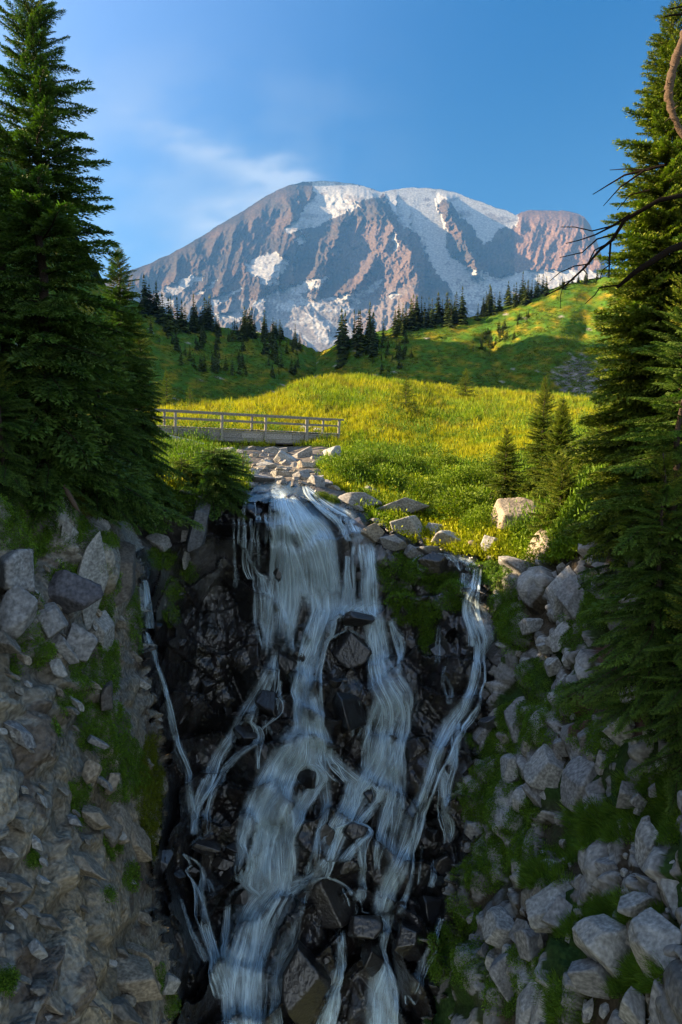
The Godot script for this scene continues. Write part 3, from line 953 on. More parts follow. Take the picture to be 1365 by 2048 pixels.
func make_rocks() -> void:
	rng.seed = 5
	var pale := tinted(M.rock, Color(0.46, 0.46, 0.435))
	var grey := tinted(M.rock, Color(0.34, 0.34, 0.335))
	var tan := tinted(M.rock, Color(0.40, 0.345, 0.265))
	var dark := grey
	var wet := tinted(M.wet_rock, Color(0.026, 0.024, 0.024))
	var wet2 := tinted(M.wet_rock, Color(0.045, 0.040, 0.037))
	# boulders one can point at: column, row, half width, half height, tilt, material, shape, label
	var b := [
		[664, 913, 24, 23, 10, pale, 12, "rounded pale boulder at the right end of the bridge"],
		[606, 912, 24, 12, 35, grey, 1, "leaning grey slab under the tall bridge post"],
		[570, 922, 22, 15, -10, pale, 2, "pointed pale boulder below the bridge at the creek"],
		[553, 905, 22, 8, 0, pale, 3, "flat white rock lying under the middle of the bridge"],
		[607, 935, 18, 12, 5, tan, 13, "tan round-topped boulder in the creek below the bridge"],
		[572, 952, 26, 10, -12, pale, 5, "flat pale slab at the head of the falls"],
		[604, 956, 18, 17, 60, grey, 6, "grey wedge rock standing beside the falls lip"],
		[632, 968, 17, 17, 15, grey, 7, "split grey rock right of the falls lip"],
		[652, 970, 10, 14, 80, grey, 8, "narrow upright grey rock next to the split rock"],
		[520, 960, 30, 9, 0, grey, 9, "low grey ledge stone at the left of the creek"],
		[536, 935, 22, 8, -8, pale, 10, "bright low rock in the creek behind the lip"],
		[712, 1004, 40, 20, -8, grey, 11, "broad mossy boulder right of the side chute"],
		[742, 985, 20, 10, 0, grey, 2, "small grey stone above the broad mossy boulder"],
		[735, 965, 34, 9, -4, tan, 4, "brown flat ledge stone at the meadow edge"],
		[800, 1022, 48, 18, 8, grey, 5, "long grey ledge block below the meadow bushes"],
		[812, 1060, 32, 25, -12, pale, 0, "large pale faceted boulder in the middle of the rim"],
		[745, 1066, 22, 15, 6, tan, 3, "brown-faced boulder beside the second cascade"],
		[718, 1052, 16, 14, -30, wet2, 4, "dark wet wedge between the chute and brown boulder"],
		[785, 1085, 30, 15, -14, grey, 6, "grey sloping slab below the faceted boulder"],
		[870, 1066, 22, 18, 20, pale, 7, "pale tilted block right of the faceted boulder"],
		[905, 1084, 38, 17, -8, pale, 8, "long pale slab lit along its top edge"],
		[952, 1094, 18, 12, -10, tan, 9, "small warm block at the end of the long slab"],
		[978, 1092, 18, 20, 20, pale, 10, "light upright stone left of the big sunlit boulder"],
		[1030, 1052, 48, 52, -8, tan, 1, "big sunlit boulder with vertical cracks under the firs"],
		[1092, 1098, 22, 46, -28, tan, 5, "sunlit slab leaning beneath the small fir"],
		[1045, 1135, 42, 18, -25, grey, 11, "grey slab sloping down from the big sunlit boulder"],
		[982, 1000, 12, 12, 0, tan, 14, "small tan stone among the bushes above the big boulder"],
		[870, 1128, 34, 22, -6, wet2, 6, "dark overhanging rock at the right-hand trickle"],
		[828, 1108, 22, 14, 0, grey, 2, "grey block on the mossy shelf"],
		[862, 1105, 30, 9, -10, grey, 3, "thin flat slab carrying the right-hand trickle"],
		[613, 1553, 27, 25, 10, wet, 12, "round black boulder with water parting round it"],
		[577, 1332, 21, 36, 12, wet, 2, "tall black rock splitting the lower left cascade"],
		[700, 1295, 38, 34, -8, wet, 4, "wide black boulder between the two main cascades"],
		[698, 1425, 30, 46, 20, wet, 7, "tall black rock between the twin cascades lower down"],
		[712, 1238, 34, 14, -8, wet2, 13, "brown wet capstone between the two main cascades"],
		[540, 1412, 22, 28, 15, wet, 8, "black wedge rock left of the central stream"],
		[494, 1470, 24, 26, 10, wet, 9, "black pointed rock above the left side stream"],
		[704, 1662, 30, 16, -5, wet, 14, "rounded wet rock capped by thin water"],
		[655, 1665, 15, 19, 8, wet, 3, "small black stone right of the fan of water"],
		[741, 1590, 16, 17, 0, wet, 15, "small rounded black stone in the right cascade"],
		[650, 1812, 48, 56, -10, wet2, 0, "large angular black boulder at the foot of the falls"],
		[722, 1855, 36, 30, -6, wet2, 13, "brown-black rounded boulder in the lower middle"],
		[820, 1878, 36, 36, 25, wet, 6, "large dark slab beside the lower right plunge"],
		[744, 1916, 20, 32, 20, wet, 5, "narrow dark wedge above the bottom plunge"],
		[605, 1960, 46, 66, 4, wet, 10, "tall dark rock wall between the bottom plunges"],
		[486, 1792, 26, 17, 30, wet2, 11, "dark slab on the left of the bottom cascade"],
		[326, 1727, 15, 23, -25, tinted(M.wet_rock, Color(0.13, 0.135, 0.145)), 1, "grey wet block standing at the left edge of the falls"],
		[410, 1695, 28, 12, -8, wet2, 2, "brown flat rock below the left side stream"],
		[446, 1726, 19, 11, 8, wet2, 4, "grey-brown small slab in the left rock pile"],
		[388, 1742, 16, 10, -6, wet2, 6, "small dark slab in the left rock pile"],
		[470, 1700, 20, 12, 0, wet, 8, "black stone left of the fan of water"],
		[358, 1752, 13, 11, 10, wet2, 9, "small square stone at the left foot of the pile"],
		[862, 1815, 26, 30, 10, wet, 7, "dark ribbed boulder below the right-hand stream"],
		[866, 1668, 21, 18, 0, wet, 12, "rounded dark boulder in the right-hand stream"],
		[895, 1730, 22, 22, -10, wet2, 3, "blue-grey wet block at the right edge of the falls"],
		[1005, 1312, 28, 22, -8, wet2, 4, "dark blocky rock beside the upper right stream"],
		[985, 1443, 24, 14, 12, tinted(M.wet_rock, Color(0.10, 0.105, 0.115)), 5, "blue-grey flat stone beside the right stream"],
		[1100, 1540, 38, 42, -30, pale, 1, "pale roof-shaped block on the right bank"],
		[1085, 1588, 34, 24, -20, dark, 4, "grey block under the roof-shaped block"],
		[1165, 1570, 30, 54, -18, grey, 6, "tall jointed grey block on the right bank"],
		[1262, 1592, 30, 26, 15, grey, 8, "grey tilted block under the dark fir branches"],
		[1110, 1822, 58, 38, 38, pale, 2, "long pale block lower right"],
		[1128, 1835, 40, 34, 30, dark, 9, "grey block leaning on the long pale block"],
		[1062, 1884, 34, 34, 10, dark, 7, "grey cube on the lower right bank"],
		[1012, 1945, 30, 38, -8, dark, 3, "cube-like block near the bottom of the bank"],
		[988, 1922, 18, 18, 30, pale, 10, "white corner stone on top of the cube-like block"],
		[1218, 1880, 58, 56, -6, pale, 11, "largest pale boulder with a flat top lower right"],
		[1195, 1960, 54, 40, -10, dark, 0, "grey base beneath the largest pale boulder"],
		[1328, 1902, 46, 74, 14, pale, 5, "huge pale cracked boulder at the right edge"],
		[1288, 1806, 52, 22, 8, pale, 3, "rounded pale slab above the grass tussock"],
		[1352, 1778, 22, 42, -20, pale, 4, "tall pale stone at the right edge above the slab"],
		[1296, 1690, 14, 48, -14, pale, 5, "slender curved pale stone on bare earth"],
		[1340, 2010, 34, 44, 0, grey, 1, "grey boulder in the bottom right corner"],
		[1060, 2010, 18, 60, -32, pale, 2, "pale diagonal slab at the bottom of the right bank"],
		[1092, 1995, 16, 62, -28, pale, 6, "second pale diagonal slab at the bottom edge"],
		[1268, 2020, 26, 36, -10, pale, 8, "pale split stone left of the bottom corner boulder"],
		[1222, 1742, 26, 24, -12, grey, 9, "grey crumpled boulder in mid right bank"],
		[1165, 1766, 17, 18, 6, grey, 3, "square grey stone resting on the long pale block"],
		[1125, 1182, 24, 44, -22, pale, 10, "upright pale slab standing out of the upper right bank"],
		[1150, 1196, 26, 34, -10, dark, 4, "grey block behind the upright pale slab"],
		[1062, 1252, 24, 18, 15, pale, 7, "pale capstone in the upper right bank"],
		[1125, 1266, 11, 32, -28, pale, 11, "narrow pale blade of rock leaning on the bank"],
		[1093, 1298, 19, 14, -8, pale, 0, "pale wedge stone below the narrow blade"],
		[1108, 1332, 16, 21, -6, pale, 5, "pale square stone on the mossy bank"],
		[1136, 1322, 13, 15, -14, pale, 2, "bright small block right of the pale square stone"],
		[1134, 1360, 14, 12, 4, pale, 6, "bright small block below the pale square stone"],
		[1248, 1462, 32, 32, -30, pale, 8, "pale jointed boulder at the edge of the fir branches"],
		[1272, 1492, 16, 20, -24, pale, 9, "pale upright block beside the jointed boulder"],
		[30, 1142, 46, 56, 8, grey, 12, "rounded grey boulder at the left edge under the shrubs"],
		[130, 1185, 52, 46, -22, tinted(M.rock, Color(0.15, 0.15, 0.17)), 13, "blue-grey rounded boulder on the left wall"],
		[24, 1232, 42, 48, -4, grey, 14, "grey domed boulder at the left edge"],
		[98, 1238, 34, 40, 6, grey, 15, "grey rounded block below the blue-grey boulder"],
		[240, 1150, 32, 62, 4, tinted(M.rock, Color(0.20, 0.185, 0.165)), 1, "tall brown-grey block beside the dark cleft"],
		[192, 1150, 20, 80, -6, pale, 3, "pale vertical rib on the left wall"],
		[205, 1262, 16, 44, 18, pale, 5, "pale lower rib running down beside moss"],
		[158, 1290, 34, 40, -12, grey, 7, "grey block in the middle of the left wall"],
		[212, 1392, 18, 34, 4, tinted(M.rock, Color(0.17, 0.155, 0.14)), 12, "oval brown stone among the moss"],
		[180, 1545, 22, 22, 0, tan, 14, "round-topped tan stone beside the moss slope"],
		[222, 1568, 12, 26, -10, tan, 13, "small tan knob between moss and bedrock"],
		[122, 1030, 15, 34, -10, pale, 9, "pale leaning slab under the hemlock roots"],
		[104, 1028, 12, 32, -12, grey, 10, "grey slab beside the pale leaning slab"],
		[136, 1062, 14, 26, 6, pale, 11, "pale triangular stone below the leaning slab"],
		[198, 1060, 16, 20, -20, pale, 2, "pale stone under the drooping fir branches"],
		[34, 950, 20, 14, 0, grey, 4, "grey rock peeping from under the hemlock"],
		[308, 1025, 16, 32, 12, pale, 6, "pale block on the cliff edge left of the falls"],
		[318, 1090, 22, 20, 0, pale, 8, "pale mossy block below the cliff edge"],
		[400, 1050, 18, 56, -6, tinted(M.rock, Color(0.16, 0.165, 0.17)), 1, "tall grey pillar left of the thin water strings"],
		[376, 1075, 8, 48, -4, pale, 3, "thin pale rib beside the grey pillar"],
		[262, 1958, 62, 40, -24, tan, 5, "tan bedrock knuckle at the lower edge of the left wall"],
		[338, 1965, 22, 22, -20, pale, 7, "pale broken point jutting toward the falls"],
		[362, 886, 40, 9, -4, pale, 2, "long pale rock under the left end of the bridge"],
		[352, 918, 26, 8, 20, pale, 3, "pale leaning slab in the bushes left of the creek"],
		[398, 914, 24, 9, 6, pale, 9, "pale rounded slab between the bushes left of the creek"],
		[446, 908, 20, 12, 0, grey, 13, "grey boulder among the bushes under the bridge"],
		[345, 812, 6, 5, 0, pale, 12, "small white boulder by the three young firs"],
		[494, 826, 8, 6, 0, pale, 14, "white boulder at the foot of the bare patch"],
		[635, 862, 11, 6, 0, pale, 13, "white boulder seen between the bridge rails"],
		[612, 858, 14, 5, 0, pale, 10, "low white rock behind the bridge posts"],
		[760, 868, 9, 6, 10, tan, 3, "small tan stone in the meadow right of the bridge"],
		[1160, 760, 30, 26, 0, grey, 0, ""]]
	for e in b:
		if e[7] == "":
			continue
		var o := rock(e[0], e[1], e[2], e[3], e[4], e[5], e[6], "boulder")
		if e[5] == wet or e[5] == wet2:
			wet_boulders.append(e)
		tag(o, e[7], "boulder")
	# smaller stones set in the banks and walls
	var greys := [pale, grey, pale, tinted(M.rock, Color(0.28, 0.275, 0.26)), tinted(M.rock, Color(0.38, 0.36, 0.32))]
	var n := 0
	while n < 210:
		var px := rr(930, 1420)
		var py := rr(1120, 2060)
		if zone(px, py) != 3 or (px > 1180.0 and py < 1420.0):
			continue
		var s := 4.5 * pow(rr(0.06, 1.0), -0.55) * (1.0 + (py - 1120.0) / 1600.0)
		rock(px, py, s * rr(0.6, 1.2), s * rr(0.7, 1.7), rr(-50, 5), greys[rng.randi() % 5], rng.randi() % 12, "stone", M.node3, 0.45)
		n += 1
	n = 0
	var tans := [tan, grey, tinted(M.rock, Color(0.30, 0.28, 0.235)), tinted(M.rock, Color(0.25, 0.23, 0.195)), pale]
	while n < 130:
		var px := rr(-40, 330)
		var py := rr(1080, 2060)
		if zone(px, py) != 1:
			continue
		var s := 4.5 * pow(rr(0.06, 1.0), -0.6) * (1.0 + (py - 1080.0) / 1400.0)
		rock(px, py, s * 1.5, s * rr(0.4, 0.9), rr(-55, -20), tans[rng.randi() % 5], rng.randi() % 12, "stone", M.node1, 0.55)
		n += 1
	n = 0
	while n < 80:
		var px := rr(290, 980)
		var py := rr(1120, 2060)
		if zone(px, py) != 2:
			continue
		var s := 5.0 * pow(rr(0.05, 1.0), -0.5)
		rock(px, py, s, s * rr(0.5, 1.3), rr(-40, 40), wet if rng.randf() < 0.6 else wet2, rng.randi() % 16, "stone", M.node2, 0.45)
		n += 1
	n = 0
	while n < 85:
		var px := rr(430, 990)
		var py := rr(898, 1120)
		var z := zone(px, py)
		if z != 4 and (z != 0 or py < pl(RIM, px) - 26.0 or px < 640.0):
			continue
		var s := rr(5, 11)
		rock(px, py, s * 1.3, s * rr(0.5, 0.8), rr(-20, 20), [pale, grey, tan, grey][rng.randi() % 4], rng.randi() % 16, "stone", M.node4, 0.4)
		n += 1

# ------------------------------------------------------------------ water
func ribbon(v: PackedVector3Array, uv: PackedVector2Array, c: PackedColorArray, idx: PackedInt32Array, path: Array, alpha: float, lift: float, widen := 1.0, shift := 0.0, ends := Vector2(0.06, 0.06), smooth := true) -> void:
	# path: [column, row, half width, ...]
	var line := []
	if smooth:
		line = smooth_path(path, 5.0)
	else:
		for i in range(0, path.size(), 3):
			line.append(Vector3(path[i], path[i + 1], path[i + 2]))
	var most := 0.0
	for p in line:
		most = maxf(most, p.z)
	var across := clampi(int(most * widen * 2.0 / 4.0), 4, 26) if smooth else 4
	var u0 := rr(0.0, 10.0)
	var along := rr(0.0, 10.0)
	var first := v.size()
	var rows: int = line.size()
	for j in rows:
		var p: Vector3 = line[j]
		var nx: Vector3 = line[mini(j + 1, rows - 1)] - line[maxi(j - 1, 0)]
		var tg := Vector2(nx.x, nx.y).normalized()
		var side := Vector2(-tg.y, tg.x)
		side = Vector2(-absf(side.x) if false else side.x, side.y)
		var hw := maxf(p.z * widen, 0.8)
		var t := float(j) / (rows - 1)
		var fe := smoothstep(0.0, maxf(ends.x, 0.001), t) * (1.0 - smoothstep(1.0 - maxf(ends.y, 0.001), 1.0, t))
		var dc := sample(gs, p.x, p.y)
		if j > 0:
			along += Vector2(nx.x, nx.y).length() * 0.5 * dc / F
		for i in across + 1:
			var s := float(i) / across * 2.0 - 1.0
			var q := Vector2(p.x, p.y) + side * (s * hw + shift * p.z)
			var d := sample(gs, q.x, q.y)
			d = lerpf(d, dc, 0.35) - lift - 0.10 * (1.0 - s * s)
			v.append(at(q.x, q.y, d))
			uv.append(Vector2(u0 + s * most * widen * d / F / 2.4, along / 9.0))
			# thin where the rock stands proud, dense in its hollows
			var proud := sample(gw, q.x, q.y) - sample(gd, q.x, q.y)
			var dens := (1.0 - 0.80 * smoothstep(0.08, 0.42, proud)) * clampf(0.84 + 1.0 * flow.get_noise_2d(q.x * 2.2, q.y * 0.7), 0.2, 1.0)
			dens = lerpf(dens, 0.85, smoothstep(1290.0, 1200.0, q.y) * smoothstep(540.0, 560.0, q.x) * smoothstep(700.0, 670.0, q.x))
			c.append(Color(1, 1, 1, alpha * fe * dens * smoothstep(1.0, 0.25, absf(s))))
	for j in rows - 1:
		for i in across:
			var a := first + j * (across + 1) + i
			idx.append_array(PackedInt32Array([a, a + across + 1, a + 1, a + 1, a + across + 1, a + across + 2]))

# single threads of falling water: they keep to the stream but slip into the hollows of the rock and part round boulders
func threads(v: PackedVector3Array, uv: PackedVector2Array, c: PackedColorArray, idx: PackedInt32Array, path: Array, alpha: float, most: float, ends: Vector2) -> void:
	var line := smooth_path(path, 6.0)
	var rows: int = line.size()
	var count := 2 + int(most * 1.0)
	for t in count:
		var o := rr(-1.0, 1.0)
		var j0 := 0 if rng.randf() < 0.55 else int(rng.randf() * 0.7 * rows)
		var j1 := rows if rng.randf() < 0.5 else mini(rows, j0 + int(rr(0.25, 0.8) * rows) + 6)
		if j1 - j0 < 4:
			continue
		var x: float = line[j0].x + o * line[j0].z
		var sub := []
		var wd := rr(0.6, 1.7)
		var margin := rr(0.85, 1.7)
		for j in range(j0, j1):
			var p: Vector3 = line[j]
			var g := clampf((sample(gd, x + 7.0, p.y) - sample(gd, x - 7.0, p.y)) * 4.0, -1.7, 1.7)
			x += (p.x + o * p.z - x) * 0.13 + g
			for b in wet_boulders:
				var dy: float = (p.y - b[1]) / b[3]
				if absf(dy) < 1.0:
					var hw: float = b[2] * sqrt(1.0 - dy * dy) * margin
					if absf(x - b[0]) < hw:
						x = lerpf(x, b[0] + (hw if x > b[0] else -hw), 0.55)
			sub.append_array([x, p.y, clampf(p.z * 0.15 * wd * (1.0 + 0.7 * flow.get_noise_2d(j * 3.0, o * 90.0)), 1.6, 8.0)])
		var e0 := ends.x if j0 == 0 else rr(0.15, 0.4)
		var e1 := ends.y if j1 == rows else rr(0.2, 0.5)
		ribbon(v, uv, c, idx, sub, alpha * rr(0.45, 1.0), 0.13 + rr(0.0, 0.10), 1.0, 0.0, Vector2(e0, e1), false)

func smooth_path(path: Array, step: float) -> Array:
	var pts := []
	for i in range(0, path.size(), 3):
		pts.append(Vector3(path[i], path[i + 1], path[i + 2]))
	var line := []
	for i in pts.size() - 1:
		var p0: Vector3 = pts[maxi(i - 1, 0)]
		var p1: Vector3 = pts[i]
		var p2: Vector3 = pts[i + 1]
		var p3: Vector3 = pts[mini(i + 2, pts.size() - 1)]
		var steps := maxi(2, int((p2 - p1).length() / step))
		for s in steps:
			line.append(p1.cubic_interpolate(p2, p0, p3, float(s) / steps))
	line.append(pts[pts.size() - 1])
	return line

var wet_boulders := []
var flow := noise(91, 0.02, FastNoiseLite.TYPE_SIMPLEX_SMOOTH, 3)

func cascade(called: String, label: String, paths: Array) -> void:
	var v := PackedVector3Array(); var uv := PackedVector2Array(); var c := PackedColorArray(); var idx := PackedInt32Array()
	for p in paths:
		var alpha: float = p[0]
		var path: Array = p[1]
		var most := 0.0
		for i in range(2, path.size(), 3):
			most = maxf(most, path[i])
		var ends := Vector2(p[2], p[3]) if p.size() > 3 else Vector2(0.05, 0.05)
		ribbon(v, uv, c, idx, path, alpha * 0.46, 0.07, 1.25, 0.0, ends)
		ribbon(v, uv, c, idx, path, alpha * 0.74, 0.12, 0.92, 0.0, ends)
		threads(v, uv, c, idx, path, alpha, most, ends)
	var n2 := PackedVector3Array()
	n2.resize(v.size())
	for k in range(0, idx.size(), 3):
		var a := idx[k]; var b := idx[k + 1]; var d := idx[k + 2]
		var fn := (v[b] - v[a]).cross(v[d] - v[a])
		if fn.dot(v[a]) > 0.0:
			fn = -fn
		n2[a] += fn; n2[b] += fn; n2[d] += fn
	for i in n2.size():
		n2[i] = n2[i].normalized() if n2[i].length() > 1e-9 else Vector3.BACK
	tag(obj(called, build_mesh(v, n2, c, uv, idx), M.water), label, "waterfall", "", "structure")

func make_water() -> void:
	rng.seed = 9
	cascade("waterfall", "broad main curtain pouring from the lip of the falls", [
		[1.0, [556, 990, 16, 562, 1008, 20, 568, 1040, 24, 566, 1080, 24, 575, 1120, 30, 572, 1180, 34, 566, 1250, 32, 560, 1315, 26], 0.06, 0.35],
		[1.0, [578, 995, 14, 596, 1020, 24, 612, 1048, 32, 630, 1078, 42, 640, 1110, 38, 645, 1150, 36, 652, 1195, 40], 0.06, 0.15],
		[0.6, [600, 1100, 34, 596, 1160, 38, 600, 1220, 34], 0.2, 0.4],
		[0.9, [620, 1030, 10, 650, 1060, 12, 664, 1095, 10, 668, 1140, 12, 676, 1190, 14], 0.1, 0.1]])
	cascade("waterfall", "central stream widening from the curtain to a fan", [
		[1.0, [652, 1180, 42, 655, 1215, 36, 632, 1275, 32, 612, 1320, 30, 612, 1370, 30, 622, 1420, 30, 616, 1455, 34, 596, 1495, 46, 578, 1540, 54, 562, 1590, 58, 545, 1630, 52, 535, 1690, 50, 536, 1755, 52, 530, 1800, 46], 0.04, 0.10],
		[0.8, [600, 1500, 18, 560, 1560, 20, 520, 1610, 20, 490, 1670, 16, 482, 1730, 14], 0.1, 0.1],
		[0.9, [640, 1470, 16, 660, 1510, 16, 690, 1540, 14, 720, 1565, 14], 0.1, 0.1],
		[0.85, [640, 1500, 12, 650, 1560, 12, 655, 1610, 10, 640, 1660, 8, 628, 1710, 7, 612, 1750, 7], 0.1, 0.05],
		[0.7, [505, 1690, 10, 500, 1760, 12], 0.1, 0.1], [0.9, [596, 1455, 16, 552, 1520, 18, 516, 1580, 18, 492, 1640, 16, 480, 1705, 14], 0.1, 0.15], [0.85, [632, 1440, 18, 650, 1480, 16, 657, 1530, 13], 0.15, 0.2], [0.8, [560, 1590, 20, 575, 1640, 18, 580, 1700, 18, 572, 1758, 18], 0.2, 0.1], [0.7, [480, 1700, 10, 478, 1765, 10], 0.1, 0.1]])
	cascade("waterfall", "lower left cascade widening out of the bottom of the picture", [
		[1.0, [566, 1735, 30, 545, 1780, 38, 510, 1825, 42, 493, 1888, 46, 483, 1955, 48, 488, 2048, 42, 492, 2150, 44], 0.05, 0.0],
		[1.0, [655, 1722, 16, 625, 1755, 14, 585, 1772, 18, 545, 1790, 22], 0.05, 0.1],
		[0.8, [455, 1808, 5, 452, 1860, 9, 450, 1900, 10, 448, 1950, 14], 0.1, 0.3],
		[0.55, [640, 1755, 7, 610, 1800, 8, 590, 1850, 10, 567, 1890, 13, 556, 1950, 15, 552, 2048, 13, 550, 2120, 12], 0.05, 0.0]])
	cascade("waterfall", "left side stream slanting from the curtain to a small pool", [
		[0.95, [560, 1300, 16, 545, 1335, 15, 525, 1375, 17, 500, 1415, 18, 470, 1465, 14, 440, 1510, 15, 416, 1560, 14, 398, 1605, 15, 396, 1640, 18, 402, 1670, 24], 0.1, 0.06],
		[0.8, [515, 1450, 3, 514, 1500, 5, 518, 1540, 4], 0.1, 0.1], [0.7, [530, 1440, 4, 545, 1470, 4], 0.1, 0.1], [0.6, [560, 1360, 4, 558, 1410, 4], 0.1, 0.2],
		[0.7, [395, 1672, 24, 405, 1682, 30], 0.3, 0.3]])
	cascade("waterfall", "thin far-left trickle running down the dark cleft", [
		[0.9, [290, 1160, 5, 294, 1200, 8, 298, 1258, 9], 0.05, 0.05], [0.9, [290, 1262, 4, 296, 1280, 8, 308, 1300, 7, 312, 1325, 5, 326, 1360, 5, 338, 1410, 6, 345, 1460, 5, 362, 1500, 7, 376, 1530, 6, 380, 1580, 9, 388, 1640, 12], 0.03, 0.05],
		[0.6, [282, 1165, 3, 285, 1240, 4], 0.1, 0.3]])
	cascade("waterfall", "fine strings of water dripping left of the main curtain", [
		[0.9, [489, 1000, 3, 488, 1034, 4], 0.05, 0.05], [0.75, [466, 1036, 2.5, 468, 1100, 3], 0.05, 0.2], [0.95, [487, 1034, 4, 488, 1098, 7], 0.05, 0.05], [0.8, [503, 1036, 3, 505, 1120, 4], 0.05, 0.2], [0.7, [516, 1030, 2.5, 518, 1140, 4], 0.05, 0.2], [0.8, [532, 1028, 3, 533, 1090, 3], 0.05, 0.2], [0.6, [478, 1036, 2, 479, 1090, 3], 0.05, 0.2], [0.5, [511, 1002, 1.5, 512, 1034, 2], 0.05, 0.1],
		[0.9, [490, 1096, 5, 500, 1120, 5, 516, 1148, 6, 535, 1160, 12], 0.05, 0.1], [0.75, [520, 1152, 12, 530, 1180, 20, 534, 1240, 22, 536, 1300, 18], 0.05, 0.4], [0.5, [470, 1090, 3, 472, 1180, 4], 0.1, 0.3]])
	cascade("waterfall", "second cascade falling right of the black boulders", [
		[1.0, [728, 1085, 20, 735, 1105, 22, 740, 1135, 18, 740, 1180, 22, 750, 1230, 26, 758, 1290, 28, 765, 1330, 27, 788, 1370, 34, 803, 1400, 34, 790, 1440, 36, 776, 1480, 36, 765, 1520, 36, 738, 1560, 32, 714, 1600, 27, 692, 1640, 24, 674, 1680, 20, 656, 1725, 20], 0.05, 0.05],
		[0.85, [780, 1500, 14, 790, 1560, 14, 775, 1620, 16, 762, 1660, 10, 753, 1700, 8, 757, 1745, 6], 0.1, 0.1],
		[0.85, [780, 1240, 9, 804, 1285, 8, 801, 1330, 4, 796, 1350, 3], 0.1, 0.1], [0.8, [712, 1640, 7, 716, 1670, 7, 722, 1710, 7, 725, 1755, 9, 716, 1805, 10], 0.05, 0.1],
		[0.85, [748, 1500, 14, 724, 1560, 14, 702, 1620, 13], 0.15, 0.2], [0.8, [792, 1475, 15, 802, 1540, 15, 802, 1600, 13, 790, 1660, 12, 776, 1725, 11], 0.1, 0.15], [0.8, [702, 1560, 10, 690, 1605, 11, 668, 1645, 10, 642, 1692, 9], 0.1, 0.15], [0.9, [760, 1400, 12, 740, 1440, 12, 735, 1490, 12, 735, 1540, 14], 0.1, 0.1], [0.7, [715, 1400, 4, 708, 1440, 4, 705, 1480, 4], 0.1, 0.2]])
	cascade("waterfall", "short link falling between the curtain and second cascade", [
		[0.95, [697, 1112, 7, 694, 1150, 9, 695, 1190, 13, 690, 1215, 20, 672, 1240, 24], 0.05, 0.15], [0.9, [735, 1205, 20, 700, 1212, 20, 672, 1222, 22], 0.1, 0.1], [0.8, [700, 1250, 10, 702, 1280, 10], 0.1, 0.2]])
	cascade("waterfall", "right-hand stream stepping down past the mossy shelf", [
		[0.8, [868, 1108, 6, 905, 1114, 9, 935, 1124, 10, 956, 1142, 8], 0.1, 0.05],
		[1.0, [957, 1136, 8, 951, 1165, 11, 942, 1190, 18, 954, 1220, 23, 969, 1255, 20, 976, 1280, 14, 961, 1310, 13, 950, 1350, 12, 944, 1382, 13, 925, 1418, 17, 900, 1452, 19, 880, 1492, 17, 862, 1540, 13, 846, 1590, 13, 828, 1632, 17, 812, 1680, 17, 795, 1730, 21, 772, 1790, 25, 768, 1830, 26], 0.03, 0.04],
		[0.9, [915, 1440, 8, 916, 1480, 9, 905, 1520, 11, 890, 1560, 13, 893, 1610, 10, 905, 1655, 7, 898, 1690, 4], 0.05, 0.1], [0.6, [932, 1145, 10, 928, 1190, 8], 0.1, 0.3], [0.6, [880, 1250, 2, 879, 1330, 3], 0.1, 0.3], [0.8, [892, 1330, 3, 890, 1350, 3, 904, 1380, 4, 902, 1410, 3], 0.1, 0.1],
		[0.7, [945, 1262, 8, 944, 1295, 8], 0.1, 0.2]])
	cascade("waterfall", "bottom plunge on the right below the wedge rock", [
		[0.9, [768, 1828, 24, 776, 1858, 9, 764, 1890, 7, 768, 1925, 13, 765, 1965, 30, 768, 2048, 38, 770, 2140, 40], 0.05, 0.0]])
	cascade("waterfall", "narrow bottom plunge in the middle of the picture", [
		[0.9, [688, 1858, 5, 681, 1900, 9, 672, 1950, 13, 656, 2000, 19, 645, 2048, 25, 640, 2130, 28], 0.05, 0.0], [0.8, [650, 1764, 6, 676, 1796, 7, 692, 1820, 10, 715, 1828, 14], 0.05, 0.1]])
	cascade("waterfall", "lower left thread joining the bottom cascade", [
		[0.85, [366, 1707, 3, 396, 1726, 4, 406, 1750, 8, 405, 1800, 9, 412, 1850, 10, 426, 1900, 12, 440, 1950, 17, 452, 2000, 24], 0.05, 0.1], [0.6, [360, 1795, 3, 380, 1850, 5, 400, 1890, 5, 420, 1925, 6], 0.1, 0.1], [0.7, [415, 1755, 3, 430, 1785, 4], 0.1, 0.2]])
	cascade("waterfall", "small broken trickles at the lower right edge of the falls", [
		[0.8, [876, 1720, 4, 868, 1752, 5, 862, 1775, 9], 0.05, 0.2], [0.7, [882, 1835, 7, 872, 1870, 5, 850, 1912, 6, 836, 1945, 8, 822, 1990, 5], 0.05, 0.2], [0.6, [815, 1990, 3, 832, 2010, 3], 0.1, 0.2], [0.5, [845, 1690, 3, 838, 1770, 3], 0.1, 0.3]])
	cascade("waterfall", "side chute of white water right of the lip", [
		[0.95, [610, 972, 5, 632, 990, 7, 655, 1008, 9, 676, 1022, 14, 696, 1034, 18, 708, 1056, 14, 722, 1084, 16], 0.1, 0.1], [0.6, [540, 975, 16, 556, 985, 18, 566, 998, 20], 0.2, 0.1], [0.5, [700, 1040, 8, 735, 1058, 6, 760, 1068, 4], 0.1, 0.2]])
	# sheet of dark shining water sliding over the rock above the lip
	var v := PackedVector3Array(); var c := PackedColorArray()
	var nx := 46
	var ny := 26
	for j in ny:
		var py := lerpf(1004.0, 934.0, j / (ny - 1.0))
		var l := pl([930, 548, 950, 556, 962, 522, 975, 508, 1004, 486], py)
		var r := pl([930, 572, 950, 590, 962, 606, 980, 640, 1004, 668], py)
		for i in nx:
			var px := lerpf(l, r, i / (nx - 1.0))
			v.append(at(px, py, sample(gs, px, py) - 0.10))
			c.append(Color.WHITE)
